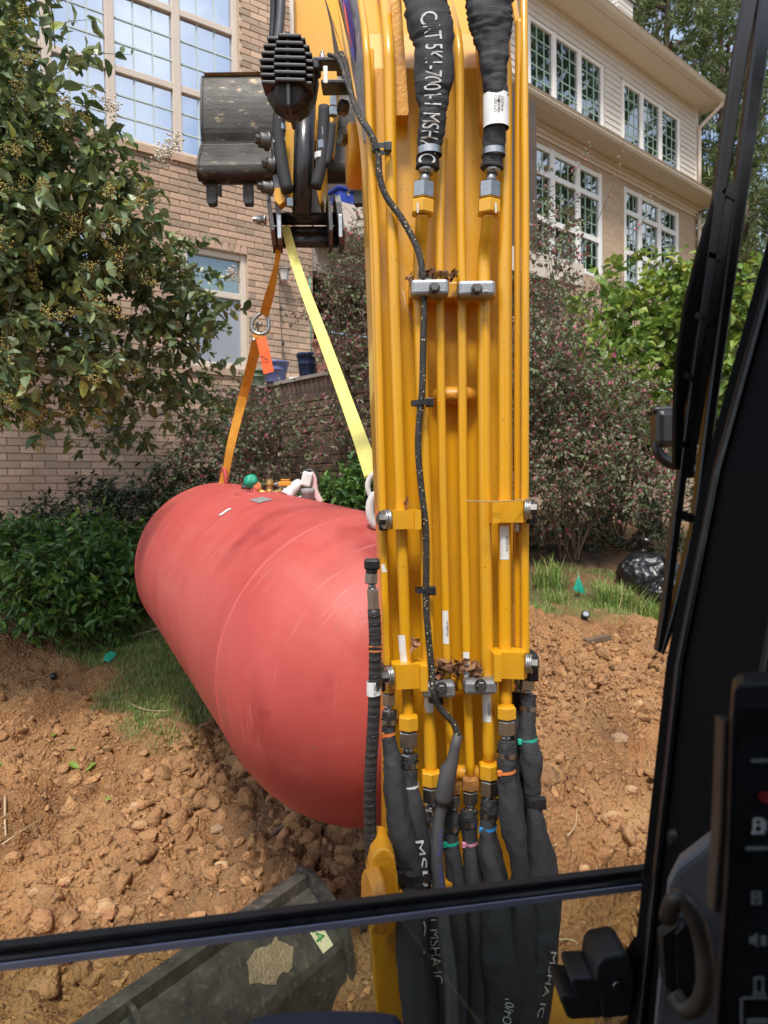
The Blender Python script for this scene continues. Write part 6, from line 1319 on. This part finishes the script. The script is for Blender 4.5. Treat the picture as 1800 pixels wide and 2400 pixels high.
def blade_pt(k, t, h=0.0):     # along blade, across the sloping back face
    a = Vector((.060, -.052)); c2 = Vector((.155, -.150)); q = a.lerp(c2, t); n = Vector((.098, .095)).normalized()*h; return A_ + d_*k + p_*(q.x + n.x) + Vector((0, 0, q.y + n.y))
b = MB(); ring = [blade_pt(.24 + .11*math.cos(a)*(.75 + .45*mnoise.noise(Vector((math.cos(a)*2, math.sin(a)*2, 4)))) , .50 + .40*math.sin(a)*(.8 + .6*mnoise.noise(Vector((math.cos(a)*2.4, math.sin(a)*2.4, 9)))), .002) for a in np.linspace(0, 2*math.pi, 26)[:-1]]; cen = blade_pt(.24, .50, .004)
b.add(ring + [cen], [(i, (i+1) % 25, 25) for i in range(25)]); sub(b, 'mud_patch', 'dried_mud', bl)
def bface(k, t, h=.0015):     # lower, steeper face
    a = Vector((.170, -.175)); c2 = Vector((.215, -.42)); q = a.lerp(c2, t); return A_ + d_*k + p_*(q.x + h) + Vector((0, 0, q.y))
b = MB(); b.prism([blade_pt(.035, .30, .001), blade_pt(.085, .34, .001), blade_pt(.080, 1.0, .001), blade_pt(.035, 1.0, .001)], Vector((0, 0, .0015))); lab_ = sub(b, 'paper_tag', 'tag_cream', bl)
v, f = text_mesh('84'); b = MB(); vs = []
for x, y, _ in v: vs.append(blade_pt(.080 - y/.72*.036, .36 + x/1.25*.55, .0035))
b.add(vs, f); sub(b, 'handwriting', 'print_green', bl)
# ------------------------------------------------------------------ cab
def beam(pts, w, d, name, m, par, ax=Vector((1, 0, 0)), bev=.006):   # rectangular bar swept along points
    b = MB(); n = len(pts); vs = []
    for i, p in enumerate(pts):
        tg = (pts[min(i+1, n-1)] - pts[max(i-1, 0)]).normalized(); x = (ax - tg*ax.dot(tg)).normalized(); y = tg.cross(x)
        hw, hd = (w[i] if hasattr(w, '__len__') else w)/2, (d[i] if hasattr(d, '__len__') else d)/2; c = min(hw, hd)*.35
        for (u, v) in ((-hw, -hd+c), (-hw+c, -hd), (hw-c, -hd), (hw, -hd+c), (hw, hd-c), (hw-c, hd), (-hw+c, hd), (-hw, hd-c)): vs.append(p + x*u + y*v)
    b.add(vs, [(i*8+k, i*8+(k+1) % 8, (i+1)*8+(k+1) % 8, (i+1)*8+k) for i in range(n-1) for k in range(8)] + [tuple(range(8)), tuple((n-1)*8+k for k in range(8))]); return sub(b, name, m, par)
# right front pillar: a deep black post leaning with the cab side
pl = [P(1870, 250, .78), P(1800, 560, .77), P(1650, 1100, .76), P(1562, 1550, .75), P(1507, 2050, .73), P(1468, 2420, .70)]
b = MB(); vs = []
for p in pl: vs += [p, p + Vector((.012, -.012, 0)), p + Vector((.10, -.16, 0)), p + Vector((.16, -.13, 0)), p + Vector((.13, .05, 0)), p + Vector((.02, .03, 0))]
b.add(vs, [(i*6+k, i*6+(k+1) % 6, (i+1)*6+(k+1) % 6, (i+1)*6+k) for i in range(len(pl)-1) for k in range(6)] + [tuple(range(6)), tuple((len(pl)-1)*6+k for k in range(6))]); pillar = sub(b, 'cab_pillar', 'cab_black', EX)
pm = [p + Vector((.055, -.090, 0)) for p in pl]; beam(pm, .010, .010, 'pillar_seal', 'black_gloss', pillar)
pm = [p + Vector((.008, -.012, 0)) for p in pl]; beam(pm, .006, .008, 'pillar_edge', 'black_gloss', pillar)
# lower window: top rail and glass
rl = P(-120, 2256, .645); rr_ = P(1545, 2062, .775); rr_.z = rl.z = (rl.z + rr_.z)/2
dr_ = (rr_ - rl).normalized(); inn = Vector((dr_.y, -dr_.x, 0))
beam([rl, rl.lerp(rr_, .5), rr_], .0115, .018, 'window_rail', 'black_gloss', EX, Vector((0, 0, 1)))
beam([rl + Vector((0, 0, .0095)) - inn*.004, rr_ + Vector((0, 0, .0095)) - inn*.004], .006, .012, 'window_seal', 'rubber', EX, Vector((0, 0, 1)))
beam([rl + inn*.0095 + Vector((0, 0, -.002)), rr_ + inn*.0095 + Vector((0, 0, -.002))], .007, .003, 'rail_sheen', 'rail_sheen', EX, Vector((0, 0, 1)))  # strip added to paint the pale sheen along the rail
b = MB(); g0 = rl + Vector((0, 0, -.004)); g1 = rr_ + Vector((0, 0, -.004)); dn = Vector((0, -.02, -.62)); b.prism([g0, g1, g1 + dn, g0 + dn], -inn*.004); sub(b, 'lower_window', 'cab_glass', EX)
b = MB(); b.rbox(rr_ + Vector((-.008, -.012, 0)), (.03, .03, .02), .004, Matrix.Rotation(.12, 3, 'Z')); b.lathe(P(1598, 1965, .72), (-.6, -.6, 0), [(-.03, .012), (0, .014), (.012, .014), (.014, .008)], 16); sub(b, 'latch_bracket', 'black_plastic', EX)
b = MB(); b.tube([P(1598, 1965, .73), P(1590, 2010, .73), P(1572, 2060, .73)], .010, 8); sub(b, 'latch_arm', 'black_plastic', EX)
# latch with two prongs
YL2 = .70; SLc = PX(YL2)
lt = MB(); lt.prism([P(1392, 2300, YL2), P(1398, 2262, YL2), P(1412, 2246, YL2), P(1462, 2236, YL2), P(1480, 2250, YL2), P(1490, 2290, YL2), P(1486, 2372, YL2), P(1472, 2386, YL2), P(1410, 2392, YL2), P(1405, 2350, YL2)], (0, .05, 0)); latch = sub(lt, 'window_latch', 'latch_grey', EX)
m_ = latch.modifiers.new('bevel', 'BEVEL'); m_.width = .004; m_.segments = 3
b = MB(); b.prism([P(1338, 2306, YL2), P(1342, 2294, YL2), P(1390, 2292, YL2), P(1412, 2320, YL2), P(1410, 2350, YL2), P(1352, 2338, YL2)], (0, .045, 0)); o = sub(b, 'latch_prong', 'latch_grey', latch); m_ = o.modifiers.new('bevel', 'BEVEL'); m_.width = .003; m_.segments = 2
b = MB(); b.prism([P(1312, 2344, YL2), P(1318, 2332, YL2), P(1400, 2342, YL2), P(1412, 2388, YL2), P(1340, 2392, YL2), P(1330, 2388, YL2)], (0, .05, 0)); o = sub(b, 'latch_prong', 'latch_grey', latch); m_ = o.modifiers.new('bevel', 'BEVEL'); m_.width = .003; m_.segments = 2
b = MB(); c = P(1445, 2308, YL2 - .002); b.lathe(c, (0, -1, 0), [(0, .0045), (.003, .0045), (.0032, .003)], 14); sub(b, 'latch_screw', 'steel', latch)
b = MB(); b.prism([P(1485, 2280, .715), P(1510, 2240, .715), P(1540, 2228, .715), P(1540, 2330, .715), P(1500, 2352, .715)], (0, .03, 0)); sub(b, 'latch_mount', 'cab_black', EX)
# wiper: two arms, linkage plate with gaps, blade
YWp = .84; wp = lambda x, y, Y=YWp: P(x, y, Y)
beam([wp(1768, -60), wp(1735, 120), wp(1690, 420), wp(1640, 780), wp(1600, 1090), wp(1560, 1420), wp(1540, 1525)], [.016, .016, .014, .012, .010, .009, .004], .012, 'wiper_arm', 'black_plastic', EX)
beam([wp(1800, -60), wp(1772, 160), wp(1738, 420), wp(1700, 700), wp(1664, 960), wp(1628, 1240), wp(1578, 1440), wp(1548, 1530)], [.018, .018, .016, .013, .012, .010, .009, .004], .014, 'wiper_arm', 'black_gloss', EX)
beam([wp(1716, 430), wp(1672, 640), wp(1640, 840), wp(1622, 1000), wp(1612, 1120)], [.008, .022, .026, .018, .008], .010, 'wiper_blade', 'rubber', EX)
beam([wp(1680, 470), wp(1645, 600), wp(1622, 720), wp(1600, 850), wp(1590, 960), wp(1585, 1100)], [.010, .014, .020, .018, .012, .008], .010, 'wiper_blade', 'cab_black', EX)
for (a, c2) in (((1690,450),(1720,470)),((1655,600),(1690,610)),((1625,740),(1668,760)),((1600,880),(1642,900)),((1590,1040),(1624,1050)),((1580,1200),(1632,1220))): beam([wp(*a), wp(*c2)], .010, .012, 'wiper_link', 'black_plastic', EX, Vector((0, 0, 1)))
b = MB(); b.rbox(wp(1630, 845, .845), (.012, .008, .045), .002, Matrix.Rotation(-.14, 3, 'Y')); sub(b, 'wiper_warning_label', 'yellow_old', EX)
# outside mirror on the far side of the wiper
YM = 1.15; b = MB(); b.rbox(P(1560, 1005, YM), (.040, .04, .060), .010); mir = sub(b, 'side_mirror', 'black_gloss', EX)
b = MB(); b.tube([Vector(x) for x in cr([P(1528, 962, YM), P(1600, 958, YM), P(1650, 955, YM + .02), P(1690, 1010, YM + .05), P(1700, 1100, YM + .05)], 5)], .006, 8); sub(b, 'mirror_bracket', 'black_plastic', mir)
b = MB(); b.tube([Vector(x) for x in cr([P(1540, 1035, YM), P(1542, 1060, YM), P(1570, 1085, YM), P(1620, 1100, YM), P(1660, 1140, YM), P(1690, 1220, YM)], 5)], .009, 8); sub(b, 'mirror_arm', 'black_plastic', mir)
b = MB(); b.tube([Vector(x) for x in cr([P(1720, 960, 1.2), P(1690, 1060, 1.2), P(1672, 1200, 1.2), P(1640, 1300, 1.2), P(1655, 1380, 1.2), P(1630, 1450, 1.2), P(1620, 1560, 1.2)], 5)], .0035, 6); sub(b, 'mirror_cable', 'rubber', mir)
# grey side console with grab handle
YC = .60
b = MB(); b.prism([P(1525, 2440, YC), P(1548, 2200, YC), P(1560, 2070, YC), P(1578, 2035, YC), P(1665, 1968, YC), P(1740, 1960, YC), P(1900, 2000, YC), P(1900, 2440, YC)], (.02, .03, 0)); cons = sub(b, 'side_console', 'cab_grey', EX)
m_ = cons.modifiers.new('bevel', 'BEVEL'); m_.width = .008; m_.segments = 3
b = MB(); b.prism([P(1540, 2175, YC - .004), P(1575, 2150, YC - .004), P(1600, 2150, YC - .004), P(1610, 2200, YC - .004), P(1610, 2330, YC - .004), P(1580, 2320, YC - .004), P(1548, 2290, YC - .004)], (0, -.012, 0)); sub(b, 'handle_recess', 'black_gloss', cons)
b = MB(); b.tube([Vector(x) for x in cr([P(1565, 2150, YC - .03), P(1580, 2112, YC - .045), P(1602, 2108, YC - .05), P(1630, 2150, YC - .055), P(1648, 2220, YC - .055), P(1655, 2290, YC - .055), P(1640, 2350, YC - .05), P(1605, 2365, YC - .04), P(1580, 2330, YC - .03)], 6)], .0072, 14); sub(b, 'grab_handle', 'handle_brown', cons)
b = MB(); b.prism([P(1585, 2190, YC - .02), P(1605, 2170, YC - .02), P(1625, 2200, YC - .02), P(1630, 2300, YC - .02), P(1610, 2335, YC - .02), P(1590, 2320, YC - .02)], (0, .006, 0)); sub(b, 'handle_guard', 'black_plastic', cons)
# monitor
YMo = .42; b = MB(); b.prism([P(1672, 2460, YMo), P(1702, 2050, YMo), P(1712, 1700, YMo), P(1718, 1620, YMo), P(1728, 1607, YMo), P(1745, 1602, YMo), P(1990, 1585, YMo), P(1990, 2460, YMo)], (.012, .025, 0)); mon = sub(b, 'monitor', 'black_plastic', EX)
m_ = mon.modifiers.new('bevel', 'BEVEL'); m_.width = .004; m_.segments = 3
b = MB(); b.prism([P(1735, 1660, YMo - .001), P(1985, 1650, YMo - .001), P(1985, 2460, YMo - .001), P(1700, 2460, YMo - .001)], (0, .002, 0)); scr = sub(b, 'screen', 'black_gloss', mon)
beam([P(1696, 1682, YMo + .02), P(1688, 1900, YMo + .02), P(1672, 2125, YMo + .02)], .0055, .012, 'monitor_rail', 'handle_brown', mon)
mat('icon_white', (.85, .87, .87), rough=.5); mat('icon_grey', (.32, .35, .34), rough=.5); mat('icon_red', (.35, .02, .03), rough=.5)
Ym = YMo - .003; SM = PX(Ym)
def icon(rects, m, name='screen_icon'):
    b = MB()
    for (x0, y0, x1, y1) in rects: b.box(P((x0+x1)/2, (y0+y1)/2, Ym), (abs(x1-x0)*SM, .0008, abs(y1-y0)*SM))
    sub(b, name, m, scr)
icon([(1762,1780,1800,1786),(1748,1985,1800,1992)], 'icon_grey')
b = MB(); b.prism([P(1777, 1867, Ym), P(1786, 1858, Ym), P(1800, 1856, Ym), P(1812, 1868, Ym), P(1800, 1884, Ym), P(1786, 1880, Ym)], (0, .0008, 0)); sub(b, 'screen_icon', 'icon_red', scr)
icon([(1766,1918,1770,1950),(1784,1918,1788,1950),(1771,1918,1783,1922),(1762,1950,1792,1954),(1771,1932,1783,1935),(1791,1924,1795,1946)], 'icon_white')
icon([(1762,2090,1766,2120),(1780,2090,1784,2120),(1767,2090,1779,2093),(1767,2116,1779,2119),(1770,2100,1776,2108)], 'icon_grey')
b = MB(); b.prism([P(1758, 2198, Ym), P(1766, 2198, Ym), P(1776, 2189, Ym), P(1776, 2221, Ym), P(1766, 2212, Ym), P(1758, 2212, Ym)], (0, .0008, 0)); sub(b, 'screen_icon', 'icon_grey', scr)
icon([(1784,2194,1796,2216)], 'icon_grey'); icon([(1768,2290,1772,2324),(1786,2290,1790,2324),(1773,2290,1785,2294),(1764,2326,1794,2329),(1766,2333,1771,2337),(1778,2333,1783,2337),(1789,2333,1794,2337)], 'icon_grey'); icon([(1736,2338,1740,2400),(1741,2338,1800,2341),(1750,2388,1800,2400)], 'icon_grey')
# control console pad at the bottom and cab shell behind the operator
b = MB(); pts = [(590,2460),(578,2400),(590,2380),(640,2370),(760,2362),(880,2364),(930,2372),(948,2396),(950,2460)]; b.prism([P(x, y, .62) for x, y in pts], (0, -.10, -.02)); o = sub(b, 'console_pad', 'pad_navy', EX); m_ = o.modifiers.new('bevel', 'BEVEL'); m_.width = .006; m_.segments = 3
b = MB(); b.bx((-.62, -1.05, CAM_Z + .55), (.62, .66, CAM_Z + .60)); sub(b, 'cab_roof', 'cab_black', EX)
b = MB(); b.bx((-.62, -1.10, .35), (.62, -1.055, CAM_Z + .60)); sub(b, 'cab_rear_wall', 'cab_black', EX)
b = MB(); b.bx((.56, -1.05, .35), (.62, .45, CAM_Z - .1)); b.bx((.56, -1.05, CAM_Z - .095), (.62, -.25, CAM_Z + .545)); sub(b, 'cab_right_wall', 'cab_black', EX)
b = MB(); b.bx((-.62, -1.05, .35), (-.57, .05, CAM_Z + .1)); b.bx((-.62, -1.05, CAM_Z + .105), (-.57, -.3, CAM_Z + .545)); sub(b, 'cab_left_wall', 'cab_black', EX)
b = MB(); b.bx((-.56, -1.05, .30), (.555, .60, .345)); sub(b, 'cab_floor', 'cab_black', EX)
b = MB(); b.rbox((0, -.55, .85), (.46, .5, .16), .04); b.rbox((0, -.82, 1.2), (.44, .12, .62), .05); sub(b, 'seat', 'cab_black', EX)
b = MB(); b.bx((-.60, -.9, .12), (.85, .5, .295)); sub(b, 'turntable_deck', 'yellow_cast', EX)
for xx in (-.72, .55):
    b = MB(); b.rbox((xx + .15, -.3, -.02), (.32, 1.7, .28), .1, None, 3); sub(b, 'track', 'rubber', EX)
